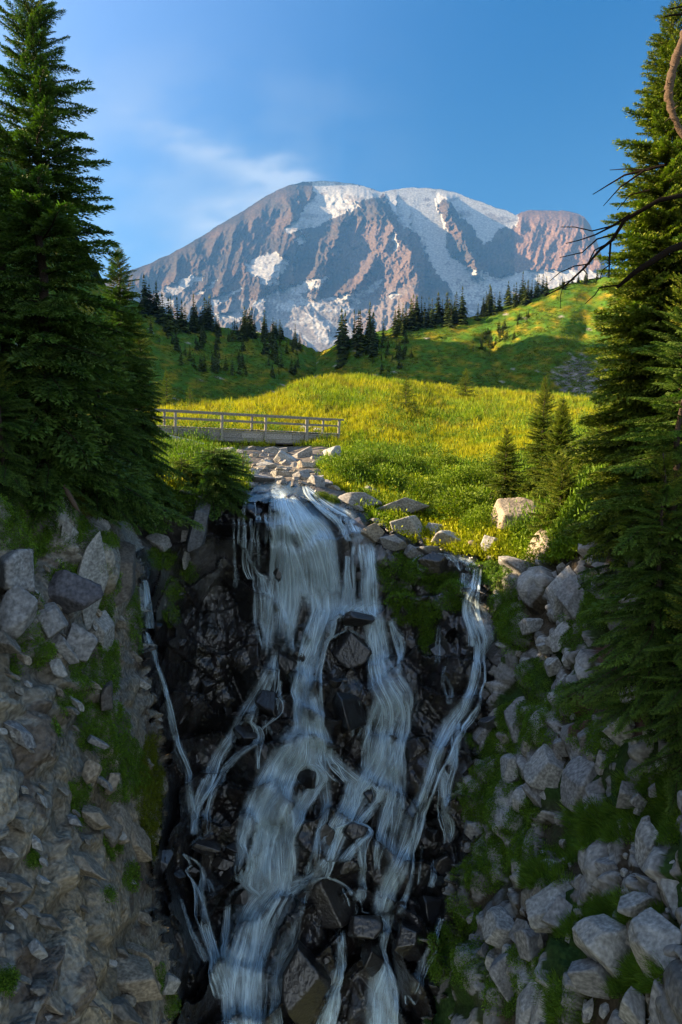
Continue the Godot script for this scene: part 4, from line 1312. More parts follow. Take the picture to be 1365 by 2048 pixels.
	tag(obj("creek", grid_mesh(v, c, nx, ny), M.stream), "dark shining creek sliding to the lip of the falls", "creek", "", "structure")

# ------------------------------------------------------------------ trees
class Leafer:
	var v := PackedVector3Array()
	var n := PackedVector3Array()
	var c := PackedColorArray()
	var idx := PackedInt32Array()
	func blade(p: Vector3, dir: Vector3, side: Vector3, len: float, w: float, col: Color, at_mid := 0.45) -> void:
		var m := p + dir * (len * at_mid)
		var nn := dir.cross(side).normalized()
		if nn.y < 0.0:
			nn = -nn
		var k := v.size()
		v.append(p); v.append(m + side * w * 0.5); v.append(p + dir * len); v.append(m - side * w * 0.5)
		for i in 4:
			n.append(nn); c.append(col)
		idx.append_array(PackedInt32Array([k, k + 1, k + 2, k, k + 2, k + 3]))
	func tri(p: Vector3, q: Vector3, r: Vector3, col: Color, up := true) -> void:
		var nn := (q - p).cross(r - p).normalized()
		if up and nn.y < 0.0:
			nn = -nn
		var k := v.size()
		v.append(p); v.append(q); v.append(r)
		for i in 3:
			n.append(nn); c.append(col)
		idx.append_array(PackedInt32Array([k, k + 1, k + 2]))
	func tube(pts: Array, rad: Array, col: Color, sides := 6) -> void:
		var first := v.size()
		for i in pts.size():
			var t: Vector3 = (pts[mini(i + 1, pts.size() - 1)] - pts[maxi(i - 1, 0)]).normalized()
			var a := t.cross(Vector3(0.31, 0.2, 0.93)).normalized()
			var b := t.cross(a)
			for s in sides + 1:
				var dir := a * cos(TAU * s / sides) + b * sin(TAU * s / sides)
				v.append(pts[i] + dir * rad[i]); n.append(dir); c.append(col)
		for i in pts.size() - 1:
			for s in sides:
				var k := first + i * (sides + 1) + s
				idx.append_array(PackedInt32Array([k, k + sides + 1, k + 1, k + 1, k + sides + 1, k + sides + 2]))

func done(l: Leafer) -> ArrayMesh:
	return build_mesh(l.v, l.n, l.c, PackedVector2Array(), l.idx)

# one conifer bough of unit length along +x: a stem, side twigs lying in a drooping plane, flat needle sprays on each
func bough(sd: int, twigs: int, reach: float, blade_l: float, blade_w: float, droop: float, tilt: float, col: Color, tip: Color) -> ArrayMesh:
	var r := RandomNumberGenerator.new()
	r.seed = sd
	var l := Leafer.new()
	var pts := []
	var rad := []
	for i in 7:
		var t := i / 6.0
		pts.append(Vector3(t, -droop * t * t + droop * 0.35 * t * t * t, 0.03 * sin(t * 5.0 + sd)))
		rad.append(lerpf(0.013, 0.003, t))
	l.tube(pts, rad, Color(0.05, 0.035, 0.025), 3)
	for i in twigs:
		var t := 0.10 + 0.90 * (i + r.randf() * 0.6) / twigs
		var s := 1.0 if i % 2 == 0 else -1.0
		var f := t * 6.0
		var k := mini(int(f), 5)
		var p: Vector3 = pts[k].lerp(pts[k + 1], f - k)
		var len := reach * (pow(maxf(1.02 - t, 0.0), 0.75) * 0.9 + 0.10) * r.randf_range(0.65, 1.15) * minf(1.0, 0.45 + t * 2.2)
		var ang := lerpf(1.05, 0.45, t) + r.randf_range(-0.2, 0.2)
		var dir := Vector3(cos(ang), -0.12 - r.randf() * 0.22, s * sin(ang)).normalized()
		var n := maxi(3, int(len / (blade_l * 0.32)))
		for q in n:
			var u := (q + r.randf()) / n
			var pos := p + dir * len * u + Vector3(0, -0.22 * len * u * u, 0)
			var w := r.randf_range(-1.0, 1.0)
			var out := (dir + Vector3(r.randf_range(-0.3, 0.3), r.randf_range(-0.25, 0.45) * tilt, r.randf_range(-0.3, 0.3)) + dir.cross(Vector3.UP) * w * 0.8).normalized()
			var side := out.cross(Vector3.UP + Vector3(r.randfn(), r.randfn(), r.randfn()) * 0.9).normalized()
			l.blade(pos, out, side, blade_l * r.randf_range(0.7, 1.25), blade_w * r.randf_range(0.7, 1.2), col.lerp(tip, clampf(u * 0.9 + r.randf_range(-0.3, 0.2), 0.0, 1.0)))
		l.blade(p + dir * len + Vector3(0, -0.22 * len, 0), (dir + Vector3(0, -0.2, 0)).normalized(), dir.cross(Vector3.UP).normalized(), blade_l * 1.1, blade_w * 0.6, tip)
	return done(l)

var boughs := {}
var bough_tris := 0
func make_boughs() -> void:
	for k in 3:
		boughs["hem%d" % k] = bough(700 + k, 64, 0.38, 0.062, 0.026, 0.34, 1.5, Color(0.034, 0.072, 0.020), Color(0.095, 0.158, 0.030))
		boughs["near%d" % k] = bough(760 + k, 130, 0.27, 0.040, 0.015, 0.34, 1.8, Color(0.034, 0.072, 0.020), Color(0.095, 0.158, 0.030))
		boughs["fir%d" % k] = bough(720 + k, 60, 0.34, 0.066, 0.032, 0.16, 1.8, Color(0.044, 0.075, 0.018), Color(0.140, 0.180, 0.026))
		boughs["top%d" % k] = bough(740 + k, 22, 0.36, 0.12, 0.05, 0.10, 1.4, Color(0.046, 0.075, 0.016), Color(0.150, 0.175, 0.022))

func trunk_mesh(h: float, r0: float, sd: int, lean := Vector3.ZERO) -> ArrayMesh:
	var l := Leafer.new()
	var r := RandomNumberGenerator.new()
	r.seed = sd
	var pts := []
	var rad := []
	for i in 12:
		var t := i / 11.0
		pts.append(Vector3(r.randf_range(-1, 1) * 0.012 * h * t, h * t * 0.99 - 0.3 * (1.0 - t), r.randf_range(-1, 1) * 0.012 * h * t) + lean * t * t)
		rad.append(maxf(r0 * pow(1.0 - t, 0.85), 0.012) * (1.35 if i == 0 else 1.0))
	l.tube(pts, rad, Color(1, 1, 1), 9)
	return done(l)

# a conifer with trunk and crown; style: [bough kind, whorl spacing, boughs per whorl, pitch low, pitch top, profile power, foot of the crown]
func conifer(called: String, label: String, pos: Vector3, h: float, radius: float, sd: int, style: Array, group := "", tint := Color.WHITE, lean := Vector3.ZERO) -> Node3D:
	var r := RandomNumberGenerator.new()
	r.seed = sd
	var o := node(called, pos)
	tag(o, label, "conifer", group)
	obj("trunk", trunk_mesh(h, 0.013 * h + 0.03, sd, lean), M.bark, o)
	var long := []; var longc := []; var short := []; var shortc := []
	var y: float = style[6] * h
	var yaw := r.randf() * TAU
	var lump := noise(sd, 1.0, FastNoiseLite.TYPE_SIMPLEX_SMOOTH, 2)
	while y < h * 0.985:
		var t := y / h
		var n: int = style[2]
		for k in n:
			yaw += TAU / n + r.randf_range(-0.35, 0.35)
			var len := radius * (pow(1.0 - t, style[5]) * r.randf_range(0.70, 1.12) + 0.05)
			len *= 1.0 + 0.42 * lump.get_noise_3d(cos(yaw) * 1.1, y * 0.75, sin(yaw) * 1.1)
			if r.randf() < 0.07:
				len *= 1.15
			if r.randf() < 0.18:
				continue
			var pitch := deg_to_rad(lerpf(style[3], style[4], pow(t, 1.5)) + r.randf_range(-9, 9))
			var b := Basis(Vector3.UP, yaw) * Basis(Vector3(0, 0, 1), pitch) * Basis(Vector3(1, 0, 0), r.randf_range(-0.35, 0.35))
			var p := Vector3(0, y + r.randf_range(-0.5, 0.5) * style[1], 0) + lean * t * t
			var f := r.randf_range(0.75, 1.25)
			var cc := Color(tint.r * f, tint.g * f * r.randf_range(0.94, 1.06), tint.b * f)
			if len > 0.55:
				long.append(Transform3D(b.scaled_local(Vector3(len, len, len * (1.0 if k % 2 else -1.0))), p)); longc.append(cc)
			else:
				short.append(Transform3D(b.scaled_local(Vector3.ONE * maxf(len, 0.16)), p)); shortc.append(cc)
		y += style[1] * lerpf(1.0, 0.5, t) * r.randf_range(0.8, 1.2)
	# leading shoot
	for k in 5:
		short.append(Transform3D((Basis(Vector3.UP, k * 1.3) * Basis(Vector3(0, 0, 1), 1.25)).scaled_local(Vector3.ONE * 0.03 * h), Vector3(0, h * 0.955, 0) + lean))
		shortc.append(tint)
	if long.size():
		many("crown", boughs["%s%d" % [style[0], sd % 3]], M.needles, long, longc, o).set_meta("kind", "stuff")
	many("crown", boughs["top%d" % (sd % 3)], M.needles, short, shortc, o).set_meta("kind", "stuff")
	return o

func tree_at(called: String, label: String, px: float, top: float, foot: float, d: float, halfpx: float, sd: int, style: Array, group := "", tint := Color.WHITE, lean := 0.0) -> Node3D:
	var p := at(px, foot, d)
	return conifer(called, label, p, at(px, top, d).y - p.y, halfpx * d / F, sd, style, group, tint, Vector3(lean * d / F, 0, 0))

func make_near_trees() -> void:
	var hem := ["hem", 0.30, 7, -14.0, 48.0, 0.62, 0.03]
	var hem2 := ["hem", 0.30, 6, -24.0, 40.0, 0.70, 0.02]
	var fir := ["fir", 0.17, 9, -12.0, 40.0, 0.55, 0.03]
	var close := ["near", 0.28, 7, -18.0, 44.0, 0.60, 0.02]
	var young := ["fir", 0.13, 8, 0.0, 50.0, 0.78, 0.03]
	# left side
	tree_at("hemlock", "tallest dark hemlock rising on the left cliff", 108, -8, 962, 18.5, 172, 1, ["hem", 0.26, 7, -10.0, 46.0, 0.50, 0.03], "", Color(1, 1, 1), 6.0)
	tree_at("hemlock", "hemlock spire at the left edge beside the tallest one", 28, 58, 950, 19.5, 75, 2, ["hem", 0.3, 6, -20.0, 50.0, 0.9, 0.02])
	tree_at("hemlock", "hemlock cut by the left picture edge", -60, 330, 955, 17.0, 150, 3, hem2)
	tree_at("hemlock", "slim dark hemlock standing next to the bridge end", 256, 496, 1000, 25.5, 92, 4, ["hem", 0.2, 8, -24.0, 44.0, 0.62, 0.0], "", Color(1, 1, 1))
	tree_at("hemlock", "bushy hemlock drooping over the left cliff edge", 205, 640, 1010, 21.5, 150, 5, close, "", Color(1, 1, 1))
	tree_at("hemlock", "small hemlock filling the foot of the tallest one", 100, 700, 990, 17.6, 130, 6, close, "", Color(1, 1, 1))
	tree_at("hemlock", "low hemlock at the left edge above the shrubs", 10, 720, 980, 16.2, 110, 7, close, "", Color(1, 1, 1))
	tree_at("hemlock", "short hemlock between the slim one and the bridge", 290, 640, 970, 26.5, 60, 8, ["hem", 0.2, 8, -24.0, 44.0, 0.6, 0.0], "", Color(1, 1, 1))
	tree_at("hemlock", "sprawling low hemlock overhanging the lip of the falls", 432, 900, 1000, 28.2, 78, 9, ["hem", 0.14, 9, -12.0, 14.0, 0.35, 0.05], "", Color(1, 1, 1))
	tree_at("hemlock", "small dark hemlock under the middle of the bridge", 487, 888, 950, 33.0, 26, 10, hem2, "", Color(1, 1, 1))
	tree_at("hemlock", "low hemlock spreading left of the overhanging one", 365, 918, 990, 28.0, 52, 11, ["hem", 0.14, 8, -16.0, 10.0, 0.4, 0.05], "", Color(1, 1, 1))
	# right side
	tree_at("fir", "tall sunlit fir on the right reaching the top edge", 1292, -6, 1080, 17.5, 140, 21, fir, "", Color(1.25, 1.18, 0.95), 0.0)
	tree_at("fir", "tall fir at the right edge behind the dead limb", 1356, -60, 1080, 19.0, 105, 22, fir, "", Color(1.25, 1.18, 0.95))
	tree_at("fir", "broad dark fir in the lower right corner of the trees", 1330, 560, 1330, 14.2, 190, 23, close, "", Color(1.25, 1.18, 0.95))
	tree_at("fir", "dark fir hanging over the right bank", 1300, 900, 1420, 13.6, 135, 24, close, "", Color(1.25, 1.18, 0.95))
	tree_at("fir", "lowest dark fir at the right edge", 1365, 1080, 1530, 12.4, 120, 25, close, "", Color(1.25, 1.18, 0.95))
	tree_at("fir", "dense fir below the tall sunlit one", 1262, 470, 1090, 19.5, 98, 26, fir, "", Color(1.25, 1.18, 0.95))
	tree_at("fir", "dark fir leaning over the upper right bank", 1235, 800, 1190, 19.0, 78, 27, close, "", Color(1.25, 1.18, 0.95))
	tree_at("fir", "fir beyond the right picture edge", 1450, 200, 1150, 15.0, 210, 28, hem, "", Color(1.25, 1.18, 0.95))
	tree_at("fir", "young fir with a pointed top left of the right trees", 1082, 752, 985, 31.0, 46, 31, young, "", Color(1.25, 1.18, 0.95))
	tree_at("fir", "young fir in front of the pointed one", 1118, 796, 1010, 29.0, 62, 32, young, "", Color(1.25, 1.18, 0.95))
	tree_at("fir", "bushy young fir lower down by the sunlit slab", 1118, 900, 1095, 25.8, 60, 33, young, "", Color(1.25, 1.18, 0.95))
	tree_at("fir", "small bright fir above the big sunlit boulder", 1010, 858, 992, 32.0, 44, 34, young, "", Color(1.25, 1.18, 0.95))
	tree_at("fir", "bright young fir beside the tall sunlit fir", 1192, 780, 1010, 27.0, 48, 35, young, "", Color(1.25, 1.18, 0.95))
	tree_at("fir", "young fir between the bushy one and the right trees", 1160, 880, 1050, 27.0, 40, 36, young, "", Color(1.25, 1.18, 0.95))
	# meadow
	for e in [[812, 756, 824, 26, "small dark fir on the knoll's right shoulder", 41], [931, 736, 800, 22, "lone fir standing at the far edge of the meadow", 42], [317, 764, 820, 17, "leftmost of the three young firs behind the bridge", 43], [335, 740, 820, 20, "tallest of the three young firs behind the bridge", 44], [381, 772, 820, 18, "rightmost of the three young firs behind the bridge", 45], [560, 1085, 1090, 3, "", 46]]:
		if e[4]:
			var d := sample(gd, e[0], e[2])
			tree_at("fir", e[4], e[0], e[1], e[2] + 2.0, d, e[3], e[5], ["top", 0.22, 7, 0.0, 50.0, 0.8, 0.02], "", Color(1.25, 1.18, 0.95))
	# the forest west of the gorge, out of the picture, that keeps the gorge in shade
	var rows := [[-5.6, 3.0, 13.0], [-7.2, -1.5, 12.5], [-8.4, -5.0, 12.0], [-9.8, -8.0, 11.5], [-11.2, -11.0, 10.5], [-12.6, -14.0, 10.0], [-13.4, -17.5, 9.5], [-14.5, -21.0, 10.0], [-15.5, -24.5, 9.5],
		[-9.0, 1.0, 14.0], [-11.5, -3.0, 14.5], [-13.0, -6.5, 14.5], [-14.5, -9.5, 14.0], [-16.0, -12.5, 14.0], [-17.0, -16.0, 13.5], [-18.0, -19.5, 13.5], [-19.0, -23.0, 12.5], [-10.0, 6.0, 14.0], [-14.0, 3.0, 15.5], [-16.5, -1.0, 16.0], [-18.5, -5.0, 16.5], [-20.0, -9.0, 16.5], [-21.5, -13.0, 16.5], [-22.5, -17.0, 16.0], [-23.0, -21.0, 15.0]]
	var k := 0
	for e in rows:
		conifer("hemlock", "%s hemlock of the grove beyond the left picture edge" % ordinal(k + 1), Vector3(e[0], -2.2, e[1]), e[2], 3.1, 50 + k, ["hem", 0.36, 8, -14.0, 40.0, 0.5, 0.03], "grove beyond the left edge")
		k += 1

# bare limbs, darkened for shade, of a dead tree reaching in from the right
func make_snag() -> void:
	rng.seed = 77
	var d := 9.5
	var o := node("dead_tree", at(1420, 900, d))
	tag(o, "dead tree with bare drooping limbs at the right edge", "dead tree")
	var base := o.position
	var l := Leafer.new()
	var pts := []
	var rad := []
	for e in [[1450, 1980, 13], [1440, 1600, 10], [1432, 1150, 8], [1425, 700, 7], [1420, 420, 6.5], [1400, 330, 6], [1362, 262, 5], [1345, 225, 5], [1338, 180, 6], [1352, 120, 6.5], [1372, 60, 6], [1395, -20, 5]]:
		pts.append(at(e[0], e[1], d) - base); rad.append(e[2] * 1.25 * d / F)
	var fine := []
	var fr := []
	for k in pts.size() - 1:
		for s in 9:
			var t := s / 9.0
			fine.append(pts[k].cubic_interpolate(pts[k + 1], pts[maxi(k - 1, 0)], pts[mini(k + 2, pts.size() - 1)], t) + Vector3(rr(-1, 1), rr(-1, 1), rr(-1, 1)) * 0.008)
			fr.append(lerpf(rad[k], rad[k + 1], t) * rr(0.72, 1.15))
	l.tube(fine, fr, Color(1, 1, 1), 14)
	for k in 46:   # splinters and shreds of bark
		var q: int = rng.randi() % (fine.size() - 1)
		var dir := Vector3(rr(-1, 0.6), rr(-0.8, 0.5), rr(-0.3, 1)).normalized()
		l.tube([fine[q] + dir * fr[q] * 0.6, fine[q] + dir * (fr[q] + rr(0.02, 0.10))], [rr(0.006, 0.014), 0.002], Color(1, 1, 1) * rr(0.5, 1.2), 4)
	obj("trunk", done(l), M.dead_bark, o)
	var limbs := [
		[[1420, 470, 9], [1340, 500, 8], [1270, 545, 6], [1235, 575, 3.5]],
		[[1420, 380, 5], [1320, 400, 5], [1250, 440, 4.5], [1225, 480, 4], [1200, 500, 3], [1170, 535, 2.6], [1130, 572, 2], [1090, 592, 1.2]],
		[[1260, 430, 3], [1225, 452, 2], [1185, 462, 1.6], [1150, 454, 1.2], [1122, 454, 0.8]],
		[[1240, 445, 2.5], [1190, 470, 1.8], [1160, 480, 1.3], [1132, 487, 0.8]],
		[[1232, 468, 2.2], [1195, 478, 1.8], [1165, 505, 1.3], [1120, 515, 0.8]],
		[[1215, 488, 2.2], [1190, 500, 1.6], [1172, 535, 1.0]],
		[[1180, 528, 1.8], [1150, 532, 1.4], [1120, 545, 1.1], [1100, 562, 0.7]],
		[[1150, 558, 1.4], [1128, 566, 1.1], [1122, 590, 0.9], [1121, 617, 0.7]],
		[[1168, 540, 1.5], [1175, 548, 1.1], [1176, 562, 0.7]],
		[[1222, 480, 2.6], [1220, 510, 2.4], [1218, 555, 1.4]],
		[[1330, 330, 3.5], [1270, 345, 3], [1250, 350, 2.4], [1220, 368, 1.6], [1186, 389, 0.9]],
		[[1290, 340, 2.6], [1240, 375, 1.5], [1207, 412, 0.8]],
		[[1300, 380, 2.2], [1260, 390, 1.4], [1235, 420, 0.8]],
		[[1300, 340, 1.6], [1250, 338, 1.2], [1220, 340, 0.7]],
		[[1240, 570, 2.0], [1200, 575, 1.6], [1190, 590, 1.2], [1170, 608, 0.8]],
		[[1222, 528, 1.6], [1206, 540, 1.2], [1200, 558, 0.8]],
		[[1420, 20, 3.5], [1380, 28, 3], [1345, 30, 2], [1328, 34, 1.2]], [[1400, 8, 3], [1370, 12, 2.2], [1340, 18, 1.3]]]
	for e in limbs:
		var q := Leafer.new()
		var lp := []
		var lr := []
		for s in e:
			lp.append(at(s[0], s[1], d - 0.25 * sin(s[0] * 0.02)) - base); lr.append(s[2] * 0.85 * d / F)
		q.tube(lp, lr, Color(0.13, 0.14, 0.15), 6)  # limb shade painted in as near-black bluish bark
		obj("limb", done(q), M.dead_bark, o)

# far conifers: jagged whorls, a few dozen triangles each
func far_tree(sd: int, layers: int, slim: float) -> ArrayMesh:
	var r := RandomNumberGenerator.new()
	r.seed = sd
	var l := Leafer.new()
	l.tube([Vector3(0, -0.04, 0), Vector3(0, 0.9, 0)], [0.018, 0.004], Color(0.05, 0.035, 0.03), 3)
	for k in layers:
		var t := (k + 0.4) / layers
		var rad := slim * (pow(1.0 - t, 0.85) * 0.95 + 0.05)
		var n := 9 if t < 0.6 else 6
		for s in n:
			var a := TAU * (s + r.randf() * 0.8) / n
			var len := rad * r.randf_range(0.55, 1.2)
			var out := Vector3(cos(a), 0, sin(a))
			var side := Vector3(-sin(a), 0, cos(a)) * len * 0.42
			var root := Vector3(0, t * 0.92 + 0.06 + r.randf_range(-0.01, 0.02), 0)
			var tip := root + out * len + Vector3(0, -len * r.randf_range(0.15, 0.5), 0)
			var col := Color(0.030, 0.055, 0.018).lerp(Color(0.075, 0.100, 0.020), r.randf())
			var m := root.lerp(tip, 0.55)
			l.tri(root, m + side, tip, col)
			l.tri(root, tip, m - side, col)
	var top := Vector3(0, 1, 0)
	for s in 4:
		var a := TAU * s / 4.0
		l.tri(top, Vector3(cos(a), 0, sin(a)) * slim * 0.12 + Vector3(0, 0.88, 0), Vector3(cos(a + 1.2), 0, sin(a + 1.2)) * slim * 0.12 + Vector3(0, 0.88, 0), Color(0.04, 0.06, 0.016), false)
	return done(l)

func make_far_trees() -> void:
	rng.seed = 21
	var shapes := []
	for k in 6:
		shapes.append(far_tree(800 + k, 13 + k % 3 * 2, [0.21, 0.26, 0.17, 0.23, 0.29, 0.20][k]))
	var n1l := noise(62, 0.05, FastNoiseLite.TYPE_SIMPLEX_SMOOTH, 4)
	var n1r := noise(61, 0.05, FastNoiseLite.TYPE_SIMPLEX_SMOOTH, 4)
	# left to right: from column, to column, count, lowest and highest height in rows, rows below the crest, right hill?, where
	var stands := [
		[285, 345, 14, 28, 60, [0, 26], false, "in the row beginning the left-hand crest"],
		[345, 402, 14, 26, 52, [0, 24], false, "in the tall stand left of the crest's dip"],
		[402, 426, 6, 46, 60, [0, 8], false, "in the small tall clump on the left-hand crest"],
		[428, 482, 9, 12, 26, [0, 12], false, "in the low row on the left-hand crest"],
		[482, 548, 17, 26, 50, [0, 12], false, "in the middle clump of the left-hand crest"],
		[548, 606, 14, 12, 30, [-2, 14], false, "in the row running down to the notch"],
		[288, 610, 120, 15, 34, [16, 80], false, "in the dark wood under the left-hand crest"],
		[684, 756, 24, 42, 74, [6, 54], true, "in the dense grove right of the notch"],
		[756, 806, 11, 28, 46, [2, 24], true, "in the thin stand beside the dense grove"],
		[806, 955, 40, 30, 50, [0, 14], true, "in the long dark row on the right-hand crest"],
		[955, 1062, 32, 26, 44, [0, 12], true, "in the row climbing the right-hand crest"],
		[1062, 1096, 8, 30, 46, [0, 8], true, "in the top clump of the right-hand crest"],
		[1096, 1195, 14, 10, 20, [0, 10], true, "in the low row ending the right-hand crest"],
		[945, 1030, 26, 12, 24, [46, 78], true, "among young trees on the lit slope"],
		[740, 850, 24, 10, 26, [30, 70], true, "among small trees below the long row"],
		[1000, 1060, 9, 9, 16, [34, 52], true, "among saplings above the lit spur"],
		[760, 812, 8, 12, 22, [78, 92], true, "in the bright saplings behind the knoll"]]
	for s in stands:
		var spots := []
		for k in s[2]:
			var px := rr(s[0], s[1])
			if k > 1 and rng.randf() < 0.55:   # trees stand in clumps
				px = clampf(spots[rng.randi() % spots.size()][0] + rng.randfn() * 4.0, s[0], s[1])
			var right: bool = s[6]
			var py := pl(TOP_R if right else TOP_L, px) + (n1r if right else n1l).get_noise_1d(px * 2.0) * 5.0 + rr(s[5][0], s[5][1])
			if s[2] == 120:
				py = pl(TOP_L, px) + 6.0 + pow(rng.randf(), 1.3) * clampf(95.0 - (px - 288.0) * 0.05, 40.0, 100.0)
			spots.append([px, maxf(py, pl(TOP_R if right else TOP_L, px) + 1.0)])
		spots.sort_custom(func(a, b): return a[0] < b[0])
		var i := 0
		for e in spots:
			i += 1
			var right: bool = s[6]
			var d := hill_depth(hill_r if right else hill_l, e[0], e[1], right, n1r if right else n1l)
			var h := lerpf(s[3], s[4], pow(rng.randf(), 0.8)) * rr(0.85, 1.4) * d / F
			var p := at(e[0], e[1], d)
			var o := obj("pine_tree", shapes[rng.randi() % 6], M.far_needles, self, Transform3D(Basis(Vector3.UP, rng.randf() * TAU).scaled_local(Vector3(h * rr(0.85, 1.15), h, h * rr(0.85, 1.15))), p - Vector3(0, 0.2, 0)))
			tag(o, "%s conifer from the left %s" % [ordinal(i), s[7]], "conifer", "conifers " + s[7])

# ------------------------------------------------------------------ bridge
func box_mesh(size: Vector3, bevel := 0.012) -> ArrayMesh:
	# a sawn timber with worn edges
	var st := SurfaceTool.new()
	st.begin(Mesh.PRIMITIVE_TRIANGLES)
	var h := size * 0.5
	var b := minf(bevel, minf(h.x, minf(h.y, h.z)) * 0.4)
	var q := h - Vector3.ONE * b
	var faces := []
	for ax in 3:
		for s in [-1.0, 1.0]:
			var n := Vector3.ZERO; n[ax] = s
			var u := Vector3.ZERO; u[(ax + 1) % 3] = 1.0
			var w := Vector3.ZERO; w[(ax + 2) % 3] = 1.0
			faces.append([n * h + u * q + w * q, n * h - u * q + w * q, n * h - u * q - w * q, n * h + u * q - w * q])
	for ax in 3:   # chamfers
		var u := (ax + 1) % 3
		var w := (ax + 2) % 3
		for s in [-1.0, 1.0]:
			for t in [-1.0, 1.0]:
				var p := []
				for e in [[h[u], q[w], 1.0], [q[u], h[w], 1.0], [q[u], h[w], -1.0], [h[u], q[w], -1.0]]:
					var v := Vector3.ZERO
					v[u] = e[0] * s; v[w] = e[1] * t; v[ax] = e[2] * q[ax]
					p.append(v)
				faces.append(p)
	for f in faces:
		var n: Vector3 = (f[1] - f[0]).cross(f[2] - f[0]).normalized()
		if n.dot(f[0] + f[2]) < 0.0:
			n = -n
		var turned: bool = (f[2] - f[0]).cross(f[1] - f[0]).dot(n) < 0.0
		for k in ([0, 2, 1, 0, 3, 2] if turned else [0, 1, 2, 0, 2, 3]):
			st.set_normal(n)
			st.set_color(Color.WHITE)
			st.add_vertex(f[k])
	return st.commit()

func make_bridge() -> void:
	rng.seed = 33
	var a := at(676, 868.5, 50.0)          # right end, top of the deck on the near side
	var b := at(350, 854.0, 45.0)
	var dir := (b - a).normalized()
	var flat := Vector3(dir.x, 0, dir.z).normalized()
	var away := flat.cross(Vector3.UP)
	if away.z > 0.0:
		away = -away
	var up := away.cross(dir).normalized()
	if up.y < 0.0:
		up = -up
	var o := node("footbridge", a)
	tag(o, "weathered grey wooden footbridge with railings crossing the creek", "bridge")
	var frame := Basis(dir, up, dir.cross(up))
	var len := (b - a).length() * 1.36
	var width := 1.9
	var put := func(called: String, size: Vector3, c: Vector3, m: Material) -> MeshInstance3D:
		return obj(called, box_mesh(size), m, o, Transform3D(frame, dir * c.x + up * c.y + away * c.z))
	var weath := [M.timber, tinted(M.timber, Color(0.25, 0.24, 0.215)), tinted(M.timber, Color(0.36, 0.34, 0.30))]
	# two built-up side beams of three stacked boards each
	for s in [0.0, width]:
		var y := -0.03
		for k in 3:
			var hh: float = [0.13, 0.40, 0.24][k]
			var x := 0.0
			while x < len:
				var w := minf(rr(2.4, 4.2), len - x)
				put.call("beam", Vector3(w - 0.02, hh - 0.012, (0.20 if k != 1 else 0.17) + rr(-0.01, 0.01)), Vector3(x + w * 0.5, y - hh * 0.5, s), weath[rng.randi() % 3])
				x += w
			y -= hh
	put.call("sill_board", Vector3(len, 0.07, width + 0.3), Vector3(len * 0.5, -0.84, width * 0.5), M.timber_dark)
	# deck planks, laid across with their ends standing proud
	var n := int(len / 0.24)
	var plank := box_mesh(Vector3(0.20, 0.07, width + 0.34))
	for i in n:
		obj("plank", plank, weath[rng.randi() % 3], o, Transform3D(frame, dir * (0.12 + i * 0.24) + up * (0.028 + rr(-0.006, 0.012)) + away * (width * 0.5 + rr(-0.03, 0.03))))
	# posts where the picture shows them on the near side, halfway between on the far side
	var spots := []
	for px in [676.0, 612.0, 530.0, 443.0, 350.0, 262.0]:
		var lo := -1.0
		var hi := len
		for k in 30:
			var mid := (lo + hi) * 0.5
			if column_of(a + dir * mid) > px:
				lo = mid
			else:
				hi = mid
		spots.append(lo)
	var i2 := 0
	for s in spots:
		var low: float = [-0.75, -1.1, -0.62, -0.78, -0.55, -0.6][i2]
		put.call("post", Vector3(0.17 if i2 != 1 else 0.22, 1.0 - low, 0.12), Vector3(s, (1.0 + low) * 0.5, -0.165), weath[0])
		if i2 % 2 == 0:
			put.call("post", Vector3(0.15, 1.7, 0.12), Vector3(s + 0.3, 0.15, width + 0.165), weath[1])
		i2 += 1
	for s in [-0.165, width + 0.165]:
		put.call("handrail", Vector3(len + 0.5, 0.12, 0.20), Vector3(len * 0.5 - 0.1, 1.065, s), weath[1])
		put.call("middle_rail", Vector3(len + 0.1, 0.12, 0.045), Vector3(len * 0.5, 0.60, s + (0.085 if s < 0.0 else -0.085)), weath[1])
	# bearing timbers under the right end
	put.call("bearing_block", Vector3(0.4, 0.35, width + 0.6), Vector3(0.3, -1.06, width * 0.5), M.timber_dark)

# ------------------------------------------------------------------ low plants
func tuft_mesh(sd: int, blades: int, spread: float, w: float, lean: float) -> ArrayMesh:
	var r := RandomNumberGenerator.new()
	r.seed = sd
	var l := Leafer.new()
	for k in blades:
		var a := r.randf() * TAU
		var p := Vector3(cos(a), 0, sin(a)) * spread * sqrt(r.randf())
		var dir := (Vector3.UP + Vector3(cos(a), 0, sin(a)) * lean * r.randf_range(0.2, 1.3)).normalized()
		var side := Vector3(-sin(a + r.randfn()), 0, cos(a + r.randfn())).normalized()
		var f := r.randf_range(0.7, 1.25)
		l.blade(p - Vector3(0, 0.05, 0), dir, side, r.randf_range(0.55, 1.0), w, Color(f, f * r.randf_range(0.92, 1.05), f), 0.4)
	return done(l)

func clump_mesh(sd: int, leaves: int, flat: float, size: float) -> ArrayMesh:
	var r := RandomNumberGenerator.new()
	r.seed = sd
	var l := Leafer.new()
	for k in leaves:
		var dir := Vector3(r.randfn(), absf(r.randfn()) * 0.9, r.randfn()).normalized()
		var p := dir * pow(r.randf(), 0.45) * Vector3(1, flat, 1)
		p = Vector3(p.x, maxf(p.y, 0.0), p.z)
		var out := (dir + Vector3(r.randfn(), r.randfn(), r.randfn()) * 0.5).normalized()
		var side := out.cross(Vector3(r.randfn(), r.randfn(), r.randfn())).normalized()
		var f := r.randf_range(0.6, 1.3)
		l.blade(p, out, side, size * r.randf_range(0.6, 1.3), size * r.randf_range(0.4, 0.7), Color(f, f, f * r.randf_range(0.7, 1.1)))
	return done(l)

